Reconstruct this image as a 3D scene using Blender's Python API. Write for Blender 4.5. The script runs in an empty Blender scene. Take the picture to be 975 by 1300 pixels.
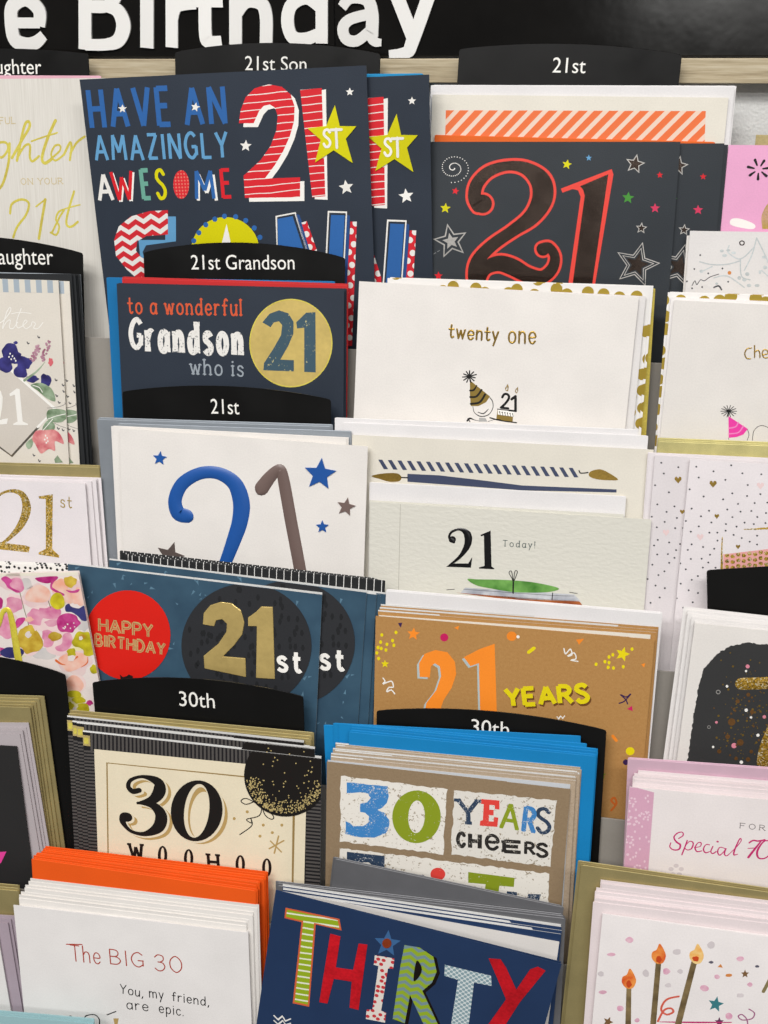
import bpy, math, random
from mathutils import Vector, Matrix
from mathutils.geometry import tessellate_polygon

random.seed(7)
scene = bpy.context.scene
COL = scene.collection
RAD = math.radians

# ------------------------------------------------------------------ camera
FPX, CX, CY, D0 = 1400.0, 487.5, 650.0, 0.757
YAW, PITCH, ROLL, ALPHA = RAD(10.9), RAD(23.9), RAD(-0.4), RAD(9.1)
CAM = Vector((0.0, 0.0, 1.55))
fw = Vector((-math.sin(YAW)*math.cos(PITCH), math.cos(YAW)*math.cos(PITCH), -math.sin(PITCH)))
r0 = Vector((math.cos(YAW), math.sin(YAW), 0)); u0 = r0.cross(fw)
rt = r0*math.cos(ROLL)+u0*math.sin(ROLL); up = -r0*math.sin(ROLL)+u0*math.cos(ROLL)
cd = bpy.data.cameras.new("camera"); cam = bpy.data.objects.new("camera", cd); COL.objects.link(cam)
cam.matrix_world = Matrix(((rt.x, up.x, -fw.x, CAM.x), (rt.y, up.y, -fw.y, CAM.y), (rt.z, up.z, -fw.z, CAM.z), (0, 0, 0, 1)))
cd.sensor_fit = 'VERTICAL'; cd.sensor_height = 36.0; cd.lens = FPX/1300*36
cd.clip_start = 0.02; cd.clip_end = 60
cd.dof.use_dof = True; cd.dof.focus_distance = 0.75; cd.dof.aperture_fstop = 13
scene.camera = cam

# ------------------------------------------------------------------ room light: ceiling strip lights and pale surroundings
w = bpy.data.worlds.new("World"); scene.world = w; w.use_nodes = True
w.node_tree.nodes["Background"].inputs[0].default_value = (0.97, 0.98, 1.0, 1)
w.node_tree.nodes["Background"].inputs[1].default_value = 0.125
def area(name, loc, target, sx, sy, power, col=(1, 0.982, 0.965)):
    l = bpy.data.lights.new(name, 'AREA'); l.shape = 'RECTANGLE'; l.size = sx; l.size_y = sy
    l.energy = power; l.color = col
    o = bpy.data.objects.new(name, l); COL.objects.link(o); o.location = loc
    o.rotation_euler = (Vector(target)-Vector(loc)).to_track_quat('-Z', 'Y').to_euler()
    return o
area("ceiling_light", (-0.7, -0.55, 3.0), (-0.7, -0.55, 0), 1.6, 0.32, 30)
area("ceiling_light", (0.95, -0.75, 3.0), (0.95, -0.75, 0), 1.6, 0.32, 36)
area("ceiling_light", (-0.62, -1.2, 3.0), (-0.62, -1.2, 0), 0.9, 0.3, 26)
area("ceiling_light", (-0.3, -2.0, 3.0), (-0.3, -2.0, 0), 2.4, 0.4, 40)
area("fascia_glow_lamp", (1.55, -17.0, 2.05), (0.4, 0.6, 1.6), 2.4, 0.6, 55, (1, 0.99, 0.96))  # unseen lamp added for the soft glow reflected in the glossy fascia
scene.view_settings.view_transform = 'Standard'
scene.view_settings.look = 'None'
scene.view_settings.exposure = -0.15
scene.view_settings.gamma = 1.0
scene.cycles.max_bounces = 6

# ------------------------------------------------------------------ projection of the rack's planes
XA = Vector((1, 0, 0)); DN = Vector((0, -math.sin(ALPHA), -math.cos(ALPHA))); NR = Vector((0, -math.cos(ALPHA), math.sin(ALPHA)))
def ray(px, py):
    return (rt*((px-CX)/FPX) - up*((py-CY)/FPX) + fw)
def hit(px, py, O, n):
    d = ray(px, py); t = (O-CAM).dot(n)/d.dot(n); return CAM+d*t
RISER_Y = [258, 445, 632, 819, 1006, 1193, 1380]
ROW = [CAM+ray(487, y)*D0 for y in RISER_Y]
FLOOR = 0.127

# ------------------------------------------------------------------ materials
MATS = {}
class NT:
    def __init__(s, name):
        s.m = bpy.data.materials.new(name); s.m.use_nodes = True; s.t = s.m.node_tree; s.b = s.t.nodes["Principled BSDF"]
    def n(s, typ, **kw):
        x = s.t.nodes.new(typ)
        for k, v in kw.items(): setattr(x, k, v)
        return x
    def l(s, a, b): s.t.links.new(a, b)
    def co(s, scale=(1, 1, 1), rot=0, loc=(0, 0, 0)):
        c = s.n('ShaderNodeTexCoord'); mp = s.n('ShaderNodeMapping'); s.l(c.outputs['Object'], mp.inputs[0])
        mp.inputs['Scale'].default_value = scale; mp.inputs['Rotation'].default_value = (0, 0, rot); mp.inputs['Location'].default_value = loc
        return mp.outputs[0]
    def noise(s, scale, detail=3, vec=None, rough=0.5):
        x = s.n('ShaderNodeTexNoise'); x.inputs['Scale'].default_value = scale; x.inputs['Detail'].default_value = detail; x.inputs['Roughness'].default_value = rough
        s.l(vec if vec is not None else s.co(), x.inputs['Vector']); return x.outputs['Fac']
    def ramp(s, fac, stops, const=False):
        r = s.n('ShaderNodeValToRGB'); s.l(fac, r.inputs[0]); e = r.color_ramp.elements
        if const: r.color_ramp.interpolation = 'CONSTANT'
        while len(e) < len(stops): e.new(0.5)
        for i, (p, c) in enumerate(stops):
            e[i].position = p; e[i].color = (*c, 1) if len(c) == 3 else c
        return r.outputs[0]
    def bump(s, h, strength, dist=0.0003):
        b = s.n('ShaderNodeBump'); b.inputs['Strength'].default_value = strength; b.inputs['Distance'].default_value = dist
        s.l(h, b.inputs['Height']); s.l(b.outputs[0], s.b.inputs['Normal'])
    def bow(s, h, strength):
        lo = s.n('ShaderNodeBump'); lo.inputs['Strength'].default_value = 0.5; lo.inputs['Distance'].default_value = 0.006
        oi = s.n('ShaderNodeObjectInfo'); tc = s.n('ShaderNodeTexCoord'); ad = s.n('ShaderNodeVectorMath', operation='ADD')
        s.l(tc.outputs['Object'], ad.inputs[0]); s.l(oi.outputs['Location'], ad.inputs[1]); s.l(s.noise(11, 0, ad.outputs[0]), lo.inputs['Height'])
        hi = s.n('ShaderNodeBump'); hi.inputs['Strength'].default_value = strength; hi.inputs['Distance'].default_value = 0.0002
        s.l(h, hi.inputs['Height']); s.l(lo.outputs[0], hi.inputs['Normal']); s.l(hi.outputs[0], s.b.inputs['Normal'])
    def math(s, op, a, b=None):
        x = s.n('ShaderNodeMath', operation=op)
        for i, v in enumerate((a, b)):
            if v is None: continue
            if isinstance(v, (int, float)): x.inputs[i].default_value = v
            else: s.l(v, x.inputs[i])
        return x.outputs[0]
    def base(s, c, rough=0.55, metal=0.0, spec=0.4):
        s.b.inputs['Roughness'].default_value = rough; s.b.inputs['Metallic'].default_value = metal
        s.b.inputs['Specular IOR Level'].default_value = spec
        if isinstance(c, tuple): s.b.inputs['Base Color'].default_value = (*c, 1)
        else:
            oi = s.n('ShaderNodeObjectInfo'); mr = s.n('ShaderNodeMapRange'); s.l(oi.outputs['Random'], mr.inputs[0]); mr.inputs[3].default_value = 0.91; mr.inputs[4].default_value = 1.04
            vm = s.n('ShaderNodeVectorMath', operation='SCALE'); s.l(c, vm.inputs[0]); s.l(mr.outputs[0], vm.inputs['Scale']); s.l(vm.outputs[0], s.b.inputs['Base Color'])
        return s
def srgb(h):
    h = h.lstrip('#'); v = [int(h[i:i+2], 16)/255 for i in (0, 2, 4)]
    return tuple(x/12.92 if x <= 0.04045 else ((x+0.055)/1.055)**2.4 for x in v)
def mul(c, k): return tuple(min(1, x*k) for x in c)
def paper(name, c, rough=0.55, var=0.06, grain=900, bump=0.25, spec=0.3):
    if name in MATS: return MATS[name]
    if isinstance(c, str): c = srgb(c)
    k = NT(name); f = k.noise(grain, 4); g = k.noise(35, 2)
    a = k.math('ADD', k.math('MULTIPLY', f, 0.5), k.math('MULTIPLY', g, 0.5))
    k.base(k.ramp(a, [(0.3, mul(c, 1-var)), (0.7, mul(c, 1+var))]), rough, 0, spec)
    k.bow(f, bump); MATS[name] = k.m; return k.m
def foil(name, c, rough=0.3, sparkle=0.0, scale=700, var=0.25, metal=0.65):
    if name in MATS: return MATS[name]
    if isinstance(c, str): c = srgb(c)
    k = NT(name); g = k.noise(60, 3); f = k.noise(scale, 3)
    k.base(k.ramp(k.math('ADD', k.math('MULTIPLY', g, 0.6), k.math('MULTIPLY', f, 0.4)), [(0.3, mul(c, 1-var)), (0.7, mul(c, 1+var))]), rough, metal)
    k.bump(k.math('ADD', f, k.math('MULTIPLY', g, 0.5)), 0.3+sparkle, 0.0002); MATS[name] = k.m; return k.m
def glitter(name, c, scale=900):
    if name in MATS: return MATS[name]
    c = srgb(c); k = NT(name); v = k.n('ShaderNodeTexVoronoi'); v.inputs['Scale'].default_value = scale; k.l(k.co(), v.inputs['Vector'])
    sp = k.n('ShaderNodeSeparateColor'); k.l(v.outputs['Color'], sp.inputs[0])
    k.base(k.ramp(sp.outputs[0], [(0.0, mul(c, 0.4)), (0.4, mul(c, 1.1)), (0.75, mul(c, 1.7)), (1.0, (1, 0.95, 0.7))]), 0.35, 0.5)
    k.bump(sp.outputs[1], 1.0, 0.0006); MATS[name] = k.m; return k.m
def stripes(name, c1, c2, period, ratio=0.5, ang=0.0, wob=0.0, rough=0.5, bump=0.0, metal=0.0):
    """bands perpendicular to local x rotated by ang; period in metres"""
    if name in MATS: return MATS[name]
    k = NT(name); co = k.co((1/period,)*3, ang); sx = k.n('ShaderNodeSeparateXYZ'); k.l(co, sx.inputs[0])
    x = sx.outputs[0]
    if wob: x = k.math('ADD', x, k.math('MULTIPLY', k.noise(1.1, 1, k.co((1/period*0.25,)*3)), wob))
    fr = k.math('FRACT', x)
    k.base(k.ramp(fr, [(0, srgb(c1)), (ratio, srgb(c2))], True), rough, metal)
    if bump: k.bump(fr, bump, 0.0004)
    MATS[name] = k.m; return k.m
def dots(name, c1, c2, cell, rad=0.3, rough=0.5, jitter=0.0, met=False, ang=0.0):
    if name in MATS: return MATS[name]
    k = NT(name); v = k.n('ShaderNodeTexVoronoi', voronoi_dimensions='2D'); v.inputs['Scale'].default_value = 1/cell; v.inputs['Randomness'].default_value = jitter
    k.l(k.co(rot=ang), v.inputs['Vector'])
    k.base(k.ramp(v.outputs['Distance'], [(0, srgb(c2)), (rad, srgb(c1))], True), rough)
    if met:
        mm = k.ramp(v.outputs['Distance'], [(0, (1, 1, 1)), (rad, (0, 0, 0))], True); k.l(mm, k.b.inputs['Metallic'])
        k.b.inputs['Roughness'].default_value = 0.38; k.bump(mm, 0.15)
    MATS[name] = k.m; return k.m
def chevron(name, c1, c2, period, zig, ratio=0.5, ang=0.0, amp=0.5):
    if name in MATS: return MATS[name]
    k = NT(name); co = k.co(rot=ang); s = k.n('ShaderNodeSeparateXYZ'); k.l(co, s.inputs[0])
    pp = k.math('PINGPONG', k.math('MULTIPLY', s.outputs[0], 1/zig), 1.0)
    y = k.math('ADD', k.math('MULTIPLY', s.outputs[1], 1/period), k.math('MULTIPLY', pp, amp))
    k.base(k.ramp(k.math('FRACT', y), [(0, srgb(c1)), (ratio, srgb(c2))], True), 0.5); MATS[name] = k.m; return k.m
def distress(name, c, under, amount=0.42, scale=900):
    if name in MATS: return MATS[name]
    k = NT(name); f = k.noise(scale, 5, rough=0.7); g = k.noise(120, 3)
    a = k.math('ADD', k.math('MULTIPLY', f, 0.7), k.math('MULTIPLY', g, 0.3))
    k.base(k.ramp(a, [(0, srgb(under)), (amount-0.02, srgb(under)), (amount+0.01, srgb(c)), (1, srgb(c))]), 0.6); MATS[name] = k.m; return k.m
def wash(name, c1, c2, scale=90, rough=0.5):
    if name in MATS: return MATS[name]
    k = NT(name); f = k.noise(scale, 3); k.base(k.ramp(f, [(0.32, srgb(c1)), (0.66, srgb(c2))]), rough); k.bump(k.noise(900), 0.1, 0.0002); MATS[name] = k.m; return k.m

# fixture materials
def mk_wood():
    k = NT("pale_wood"); f = k.noise(40, 6, k.co((0.6, 1, 14)), 0.65)
    k.base(k.ramp(f, [(0.3, srgb('#a8977a')), (0.5, srgb('#c8b898')), (0.7, srgb('#ddd0b4'))]), 0.5); k.bump(f, 0.3, 0.0004); return k.m
WOOD = mk_wood()
def mk_black():
    k = NT("black_gloss_board"); f = k.noise(18, 3); k.base(k.ramp(f, [(0.3, (0.006, 0.0055, 0.005)), (0.7, (0.010, 0.009, 0.008))]), 0.28, 0, 0.3)
    rr = k.ramp(k.noise(25, 4), [(0.3, (0.10,)*3), (0.7, (0.17,)*3)]); k.l(rr, k.b.inputs['Roughness']); k.bump(k.noise(60, 2), 0.1, 0.0006); return k.m
BLACK = mk_black()
def mk_tab():
    k = NT("black_divider_plastic"); f = k.noise(1500, 3); k.base((0.0055, 0.0053, 0.005), 0.34, 0, 0.22)
    rr = k.ramp(k.noise(30, 5), [(0.3, (0.30,)*3), (0.75, (0.46,)*3)]); k.l(rr, k.b.inputs['Roughness']); k.bump(f, 0.12, 0.0002); return k.m
TAB = mk_tab()
RISERM = paper("grey_painted_metal", '#938e86', 0.45, 0.04, 500, 0.2)
def mk_wall():
    k = NT("white_textured_wall"); v = k.n('ShaderNodeTexVoronoi', feature='SMOOTH_F1'); v.inputs['Scale'].default_value = 520; k.l(k.co(), v.inputs['Vector'])
    k.base((0.72, 0.72, 0.70), 0.4); k.bump(k.math('ADD', v.outputs['Distance'], k.noise(600, 2)), 0.45, 0.0006); return k.m
WALLM = mk_wall()

WHITE = paper("white_card", '#e9e4de'); WHITE2 = paper("bright_white_card", '#ede9e6', bump=0.15)
ENVW = paper("white_envelope_paper", '#e8e5e4', 0.6); CREAM = paper("cream_card", '#ece6d8')
NAVY = paper("dark_navy_card", '#2c3440', 0.5, 0.1, 1400, 0.5); CHAR = paper("charcoal_card", '#30353a', 0.5, 0.1, 1400, 0.5)
PRINTW = paper("white_print", '#f6f3ec', 0.5, 0.02); BLACKP = paper("black_print", '#1c1b1b', 0.45)
LINER = paper('card_core_white', '#d9d8d5'); INKW = paper("label_white_ink", '#f3f1ea', 0.5, 0.0)
GOLDF = foil("gold_foil", '#e3c268', 0.3); GOLDE = foil("antique_gold_envelope", '#c2b27c', 0.48, 0.0, 1200, 0.12)
SILVE = foil("silver_grey_envelope", '#aab1b8', 0.5, 0.0, 1500, 0.08); PEWT = foil("pewter_envelope", '#8b8b8e', 0.5, 0.0, 1500, 0.08)
SILF = foil("silver_foil", '#dedad4', 0.3); DARKF = foil("dark_bronze_foil", '#574b44', 0.26, 0.2, 2600, 0.4, 1.0)

# ------------------------------------------------------------------ mesh helpers
def mesh_obj(name, verts, faces, mat, parent=None, smooth=False):
    me = bpy.data.meshes.new(name); me.from_pydata(verts, [], faces); me.materials.append(mat)
    if smooth: me.shade_smooth()
    o = bpy.data.objects.new(name, me); COL.objects.link(o)
    if parent: o.parent = parent
    return o
def boxv(x0, x1, y0, y1, z0, z1, V, F):
    b = len(V); V += [(x0, y0, z0), (x1, y0, z0), (x1, y1, z0), (x0, y1, z0), (x0, y0, z1), (x1, y0, z1), (x1, y1, z1), (x0, y1, z1)]
    F += [tuple(b+i for i in f) for f in ((3, 2, 1, 0), (4, 5, 6, 7), (0, 1, 5, 4), (1, 2, 6, 5), (2, 3, 7, 6), (3, 0, 4, 7))]
def tag(o, label, cat, group=None):
    o['label'] = label; o['category'] = cat
    if group: o['group'] = group
    return o
def struct(o): o['kind'] = 'structure'; return o

# ------------------------------------------------------------------ cards, envelopes, tabs
def frame(row, s, TL, TR, tilt=0.0, H=None):
    n = NR; O = ROW[row]+NR*s
    if tilt:
        n = Matrix.Rotation(RAD(tilt), 3, 'X') @ NR; O = O+DN*0.10
    a = hit(*TL, O, n); b = hit(*TR, O, n); ex = (b-a).normalized(); W = (b-a).length; ey = n.cross(ex)
    fl = ROW[row]+DN*FLOOR
    def drop(p): return (p-fl).dot(-DN)/(ey.dot(-DN))
    if H is None: H = min(drop(a), drop(b))
    base = (a+b)/2-ey*H
    M = Matrix(((ex.x, ey.x, n.x, base.x), (ex.y, ey.y, n.y, base.y), (ex.z, ey.z, n.z, base.z), (0, 0, 0, 1)))
    return M, W, H
def sheet_mesh(W, H, mat, kind='card', t=0.0004, gap=0.0007, liner=0.0):
    V, F = [], []; w = W/2; lh = liner or -0.0002
    if kind == 'card':                      # folded card: two leaves joined at the left fold, slightly open on the right
        e = gap
        V += [(-w, 0, 0), (w, 0, 0), (w, H, 0), (-w, H, 0), (-w, 0, -t), (w, 0, -t), (w, H, -t), (-w, H, -t)]
        F += [(0, 1, 2, 3), (1, 5, 6, 2), (2, 6, 7, 3), (0, 4, 5, 1), (4, 7, 6, 5)]
        b = 8
        V += [(-w, 0, -t-1e-5), (w-0.0004, 0, -t-e), (w-0.0004, H+lh, -t-e), (-w, H+lh, -t-1e-5),
              (-w, 0, -2*t-1e-5), (w-0.0004, 0, -2*t-e), (w-0.0004, H+lh, -2*t-e), (-w, H+lh, -2*t-1e-5)]
        F += [(b, b+1, b+2, b+3), (b+1, b+5, b+6, b+2), (b+2, b+6, b+7, b+3), (b, b+4, b+5, b+1), (b+4, b+7, b+6, b+5), (0, 3, 7, 4), (b, b+3, b+7, b+4)]
    else:                                   # envelope: rounded folded top edge, sealed body
        n = 5; prof = [(0, 0), (H-0.0004, 0)]
        for i in range(1, n): a = math.pi*i/n; prof.append((H-0.0004+0.0004*math.sin(a), -t*(1-math.cos(a))/2))
        prof += [(H-0.0004, -t), (0, -t)]
        m = len(prof); c = 0.0012
        for sx in (-w, w):
            for (y, z) in prof: V.append((sx+(c if sx < 0 else -c)*(1 if y > H-0.0003 else 0), y, z))
        for i in range(m-1): F.append((i, i+m, i+m+1, i+1))
        F += [tuple(range(m)), tuple(range(2*m-1, m-1, -1)), (0, m-1, 2*m-1, m)]
    me = bpy.data.meshes.new(kind); me.from_pydata(V, [], F); me.materials.append(mat)
    if liner:
        me.materials.append(LINER)
        for p in me.polygons:
            if p.index >= 5 or 1 <= p.index <= 2: p.material_index = 1
    return me
class Card:
    """one thing standing in a pocket of the rack; local x along it, y up, z out of its face"""
    def __init__(s, name, part, mat, row, sd, TL, TR, label, cat, group=None, tilt=0, H=None, kind='card', t=0.0004, gap=0.0007, liner=0.0):
        s.M, s.W, s.H = frame(row, sd, TL, TR, tilt, H); s.Mi = s.M.inverted()
        s.root = bpy.data.objects.new(name, None); s.root.empty_display_size = 0.02; COL.objects.link(s.root); s.root.matrix_world = s.M
        tag(s.root, label, cat, group)
        me = sheet_mesh(s.W, s.H, mat, kind, t, gap, liner); b = bpy.data.objects.new(part, me); COL.objects.link(b); b.parent = s.root; s.body = b
        s.O = s.M.translation; s.n = s.M.to_3x3() @ Vector((0, 0, 1)); s.view(0, 0, 1)
    def view(s, ox, oy, sc): s.ox, s.oy, s.sc = ox, oy, sc
    def P(s, x, y):
        p = s.Mi @ hit(s.ox+x/s.sc, s.oy+y/s.sc, s.O, s.n); return (p.x, p.y)
    def k(s, x, y):
        a = s.P(x, y); b = s.P(x+4, y); return math.hypot(b[0]-a[0], b[1]-a[1])/4
    def ink(s, name, mat, L=1): return Ink(s, name, mat, L)
def cr(pts, n=7, closed=False):
    if len(pts) < 3: return list(pts)
    out = []; N = len(pts); rng = range(N if closed else N-1)
    for i in rng:
        if closed: p = [pts[(i+j-1) % N] for j in range(4)]
        else: p = [pts[max(0, min(N-1, i+j-1))] for j in range(4)]
        for q in range(n):
            t = q/n
            out.append(tuple(0.5*((2*b)+(-a+c)*t+(2*a-5*b+4*c-d)*t*t+(-a+3*b-3*c+d)*t**3) for a, b, c, d in zip(*p)))
    if not closed: out.append(tuple(pts[-1]))
    return out
SPLIT = {k: k[:-1] for k in '''white_stars yellow_stars red_stars silver_stars blue_dots gold_hearts pink_hearts pink_petals grey_petals white_streamers pink_flowers peach_flowers
magenta_flowers mustard_flowers ochre_flowers pale_wash_flowers candle_flames hat_stripes brown_stars flower_highlights orange_confettis sage_leave'''.split()}
SPLIT.update({'sage_leaves': 'sage_leaf', 'orange_confetti': 'orange_confetto', 'pink_confetti': 'pink_confetto', 'black_petals': 'black_petal', 'striped_candle': 'candle_stripe', 'white_bubbles': 'white_bubble', 'pink_bubbles': 'pink_bubble', 'blue_flower': 'blue_petal', 'indigo_flower': 'indigo_petal', 'slab_lettering': None, 'leaf_veins': 'leaf_vein', 'silver_rings': 'silver_ring', 'zigzag_motif': 'zigzag_line', 'flame_cores': 'flame_core', 'silver_branches': 'silver_branch'})
SPLIT['purple_confetti'] = 'purple_confetto'
STUFF = set('''dotted_spiral pale_confetti dark_balloon_flecks gold_speckle specks grey_specks ribbed_border gold_bubbles copper_bubbles mauve_sprigs fine_sprig glitter_spots yellow_confetti pale_blossoms
flower_stamens gold_scribble pompom'''.split())
class Ink:
    def __init__(s, card, name, mat, L): s.c, s.name, s.mat, s.L, s.V, s.F, s.i = card, name, mat, L, [], [], 0; s.z0 = 4e-5+L*2.5e-5; s.smooth = False; s.marks = []
    def _z(s):
        s.i += 1; s.marks.append((len(s.V), len(s.F))); return s.z0+(s.i % 12)*1.2e-6
    def clip(s, pts):
        w, H = s.c.W/2-0.0001, s.c.H-0.0001
        for ax, lim, sg in ((0, w, 1), (0, -w, -1), (1, H, 1), (1, 0.0, -1)):
            out = []
            for i in range(len(pts)):
                a, b = pts[i-1], pts[i]; ia, ib = (a[ax]-lim)*sg <= 0, (b[ax]-lim)*sg <= 0
                if ia != ib:
                    t = (lim-a[ax])/(b[ax]-a[ax]); out.append((a[0]+(b[0]-a[0])*t, a[1]+(b[1]-a[1])*t))
                if ib: out.append(b)
            pts = out
            if len(pts) < 3: return []
        return pts
    def lpoly(s, pts, h=0.0):
        pts = s.clip(pts)
        if len(pts) < 3: return s
        A = sum(pts[i-1][0]*pts[i][1]-pts[i][0]*pts[i-1][1] for i in range(len(pts)))
        if abs(A) < 1e-10: return s
        if A < 0: pts = pts[::-1]
        z = s._z()+h; b = len(s.V); n = len(pts); s.V += [(x, y, z) for x, y in pts]
        for t in tessellate_polygon([[Vector((x, y, 0)) for x, y in pts]]):
            a, c, d = (pts[i] for i in t)
            ar = (c[0]-a[0])*(d[1]-a[1])-(d[0]-a[0])*(c[1]-a[1])
            if abs(ar) > 1e-13: s.F.append(tuple(b+i for i in (t if ar > 0 else t[::-1])))
        if h > 0:
            e = len(s.V); s.V += [(x, y, 0) for x, y in pts]
            s.F += [(e+i, e+(i+1) % n, b+(i+1) % n, b+i) for i in range(n)]
        return s
    def poly(s, pts, smooth=False, h=0.0, dx=0, dy=0):
        if smooth: pts = cr(pts, 5, True)
        return s.lpoly([s.c.P(x+dx, y+dy) for x, y in pts], h)
    def rect(s, x0, y0, x1, y1): return s.poly([(x0, y0), (x1, y0), (x1, y1), (x0, y1)])
    def circ(s, x, y, r, ry=None, n=14, h=0.0):
        ry = ry or r; return s.poly([(x+r*math.cos(a*math.tau/n), y+ry*math.sin(a*math.tau/n)) for a in range(n)], h=h)
    def star(s, x, y, r, rot=0.0, inner=0.45, h=0.0):
        return s.poly([(x+(r if i % 2 == 0 else r*inner)*math.sin(rot+i*math.pi/5), y-(r if i % 2 == 0 else r*inner)*math.cos(rot+i*math.pi/5)) for i in range(10)], h=h)
    def blob(s, x, y, rx, ry, n=13, rough=0.18):
        pts = []
        for i in range(n):
            a = i*math.tau/n; q = 1+random.uniform(-rough, rough); pts.append((x+rx*q*math.cos(a), y+ry*q*math.sin(a)))
        return s.poly(pts, True)
    def heart(s, x, y, r):
        return s.poly([(x, y+r), (x-r*0.95, y-0.1*r), (x-r*0.85, y-0.7*r), (x-0.35*r, y-0.85*r), (x, y-0.35*r), (x+0.35*r, y-0.85*r), (x+r*0.85, y-0.7*r), (x+r*0.95, y-0.1*r)], False)
    def stroke(s, pts, w, smooth=True, cap='round', closed=False, dome=0.0, lw=None):
        """ribbon along pts; w one width or one per point, in view units"""
        ws = w if isinstance(w, (list, tuple)) else [w]*len(pts)
        p3 = [(a[0], a[1], q) for a, q in zip(pts, ws)]
        if smooth: p3 = cr(p3, 6, closed)
        sc = s.c.k(*pts[0]) if lw is None else lw
        P = [(*s.c.P(a, b), max(q, 0.01)*sc/2) for a, b, q in p3]
        return s.ribbon(P, cap, closed, dome)
    def ribbon(s, P, cap='round', closed=False, dome=0.0):
        Q = [P[0]]
        for p in P[1:]:
            if math.hypot(p[0]-Q[-1][0], p[1]-Q[-1][1]) > 1e-6: Q.append(p)
        P = Q
        if len(P) < 2: return s
        if cap == 'round' and not closed:
            def capp(a, b):
                dx, dy = a[0]-b[0], a[1]-b[1]; d = math.hypot(dx, dy); dx /= d; dy /= d; r = a[2]
                return [(a[0]+dx*r*math.sin(t), a[1]+dy*r*math.sin(t), r*max(math.cos(t), 0.02)) for t in (0.5, 0.95, 1.3, 1.57)]
            P = capp(P[0], P[1])[::-1]+P+capp(P[-1], P[-2])
        n = len(P); z = s._z(); W, H = s.c.W/2-0.0001, s.c.H-0.0001; b = len(s.V)
        prof = [(-1, 0), (-0.84, 0.8), (0, 1), (0.84, 0.8), (1, 0)] if dome > 0 else [(-1, 0), (-1, 1), (1, 1), (1, 0)] if dome < 0 else [(-1, 0), (1, 0)]
        m = len(prof)
        for i, (x, y, r) in enumerate(P):
            if closed: a, c = P[i-1], P[(i+1) % n]
            else: a, c = P[max(0, i-1)], P[min(n-1, i+1)]
            dx, dy = c[0]-a[0], c[1]-a[1]; d = math.hypot(dx, dy) or 1e-9; nx, ny = dy/d, -dx/d
            if 0 < i < n-1 or closed:
                d1 = (x-a[0], y-a[1]); l1 = math.hypot(*d1) or 1e-9; cs = abs((d1[0]*dx+d1[1]*dy)/l1/d); mt = min(1/max(cs, 0.4), 1.9)
            else: mt = 1
            for (q, hz) in prof:
                vx = x-nx*q*r*mt*-1 if False else x+nx*q*r*mt; vy = y+ny*q*r*mt
                s.V.append((max(-W, min(W, vx)), max(0, min(H, vy)), z+i*2e-7+(abs(dome)*hz)))
        for i in range(n if closed else n-1):
            j = (i+1) % n
            for q in range(m-1): s.F.append((b+i*m+q, b+i*m+q+1, b+j*m+q+1, b+j*m+q))
        if dome > 0: s.smooth = True
        return s
    def ring(s, x, y, rx, ry, ix, iy, rot=0.0, n=36, ox=0, oy=0):
        z = s._z(); b = len(s.V)
        for i in range(n):
            a = i*math.tau/n; ca, sa = math.cos(a), math.sin(a)
            for (A, B, qx, qy) in ((rx, ry, 0, 0), (ix, iy, ox, oy)):
                u, v = A*ca, B*sa; s.V.append((*s.c.P(x+qx+u*math.cos(rot)-v*math.sin(rot), y+qy+u*math.sin(rot)+v*math.cos(rot)), z))
        for i in range(n): j = (i+1) % n; s.F.append((b+2*i+1, b+2*j+1, b+2*j, b+2*i))
        return s
    def hand(s, text, p0, p1, h, w, slab=0.0, cap='round', jit=0.0, sp=0.28, dome=0.0, shear=0.0, h2=None):
        """stroke lettering: baseline p0 -> p1 in view units, cap height h, stroke width w"""
        a = s.c.P(*p0); b = s.c.P(*p1); k = s.c.k(*p0); L = math.hypot(b[0]-a[0], b[1]-a[1]); ux, uy = (b[0]-a[0])/L, (b[1]-a[1])/L
        x = 0; lay = []
        for ch in text:
            if ch == ' ': x += 0.45; continue
            wd, st = GL[ch]; lay.append((x, wd, st)); x += wd+sp
        tot = x-sp; hh = h*k; sx = L/tot
        for (gx, wd, st) in lay:
            t = (gx/tot); hq = hh if h2 is None else (h+(h2-h)*t)*k
            jy = random.uniform(-jit, jit)*hh; ja = random.uniform(-jit, jit)*0.8
            def T(u, v):
                u2 = (u-wd/2)*math.cos(ja)-v*math.sin(ja)*0.6+wd/2; v2 = v+(u-wd/2)*math.sin(ja)
                X = (gx+u2)*sx+v2*hq*shear; Y = v2*hq+jy; return (a[0]+ux*X-uy*Y, a[1]+uy*X+ux*Y)
            for q in st:
                kind, pts = q[0], q[1:]
                if kind == 'd': r = w*k*0.6; s.ribbon([(*T(pts[0][0]-0.001, pts[0][1]), r), (*T(pts[0][0]+0.001, pts[0][1]), r)]) ; continue
                pp = cr(pts, 6, kind == 'c') if kind in 'sc' else pts
                s.ribbon([(*T(u, v), w*k/2) for u, v in pp], cap, kind == 'c', dome)
                if slab and kind in 'ls':
                    for (e, f) in ((pts[0], pts[1]), (pts[-1], pts[-2])):
                        if abs(e[1]) < 0.02 or abs(e[1]-1) < 0.02 or abs(e[1]-0.66) < 0.03:
                            if abs(e[0]-f[0]) < abs(e[1]-f[1])*1.1 and len(pts) == 2 or (kind == 's' and abs(e[0]-f[0]) < 0.06 and abs(e[1]) < 0.02):
                                yy = e[1]+(0.4*w*k/hq if abs(e[1]) < 0.02 else -0.4*w*k/hq)*0.6
                                s.ribbon([(*T(e[0]-slab, yy), w*k*0.38), (*T(e[0]+slab, yy), w*k*0.38)], 'flat')
        return s
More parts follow.
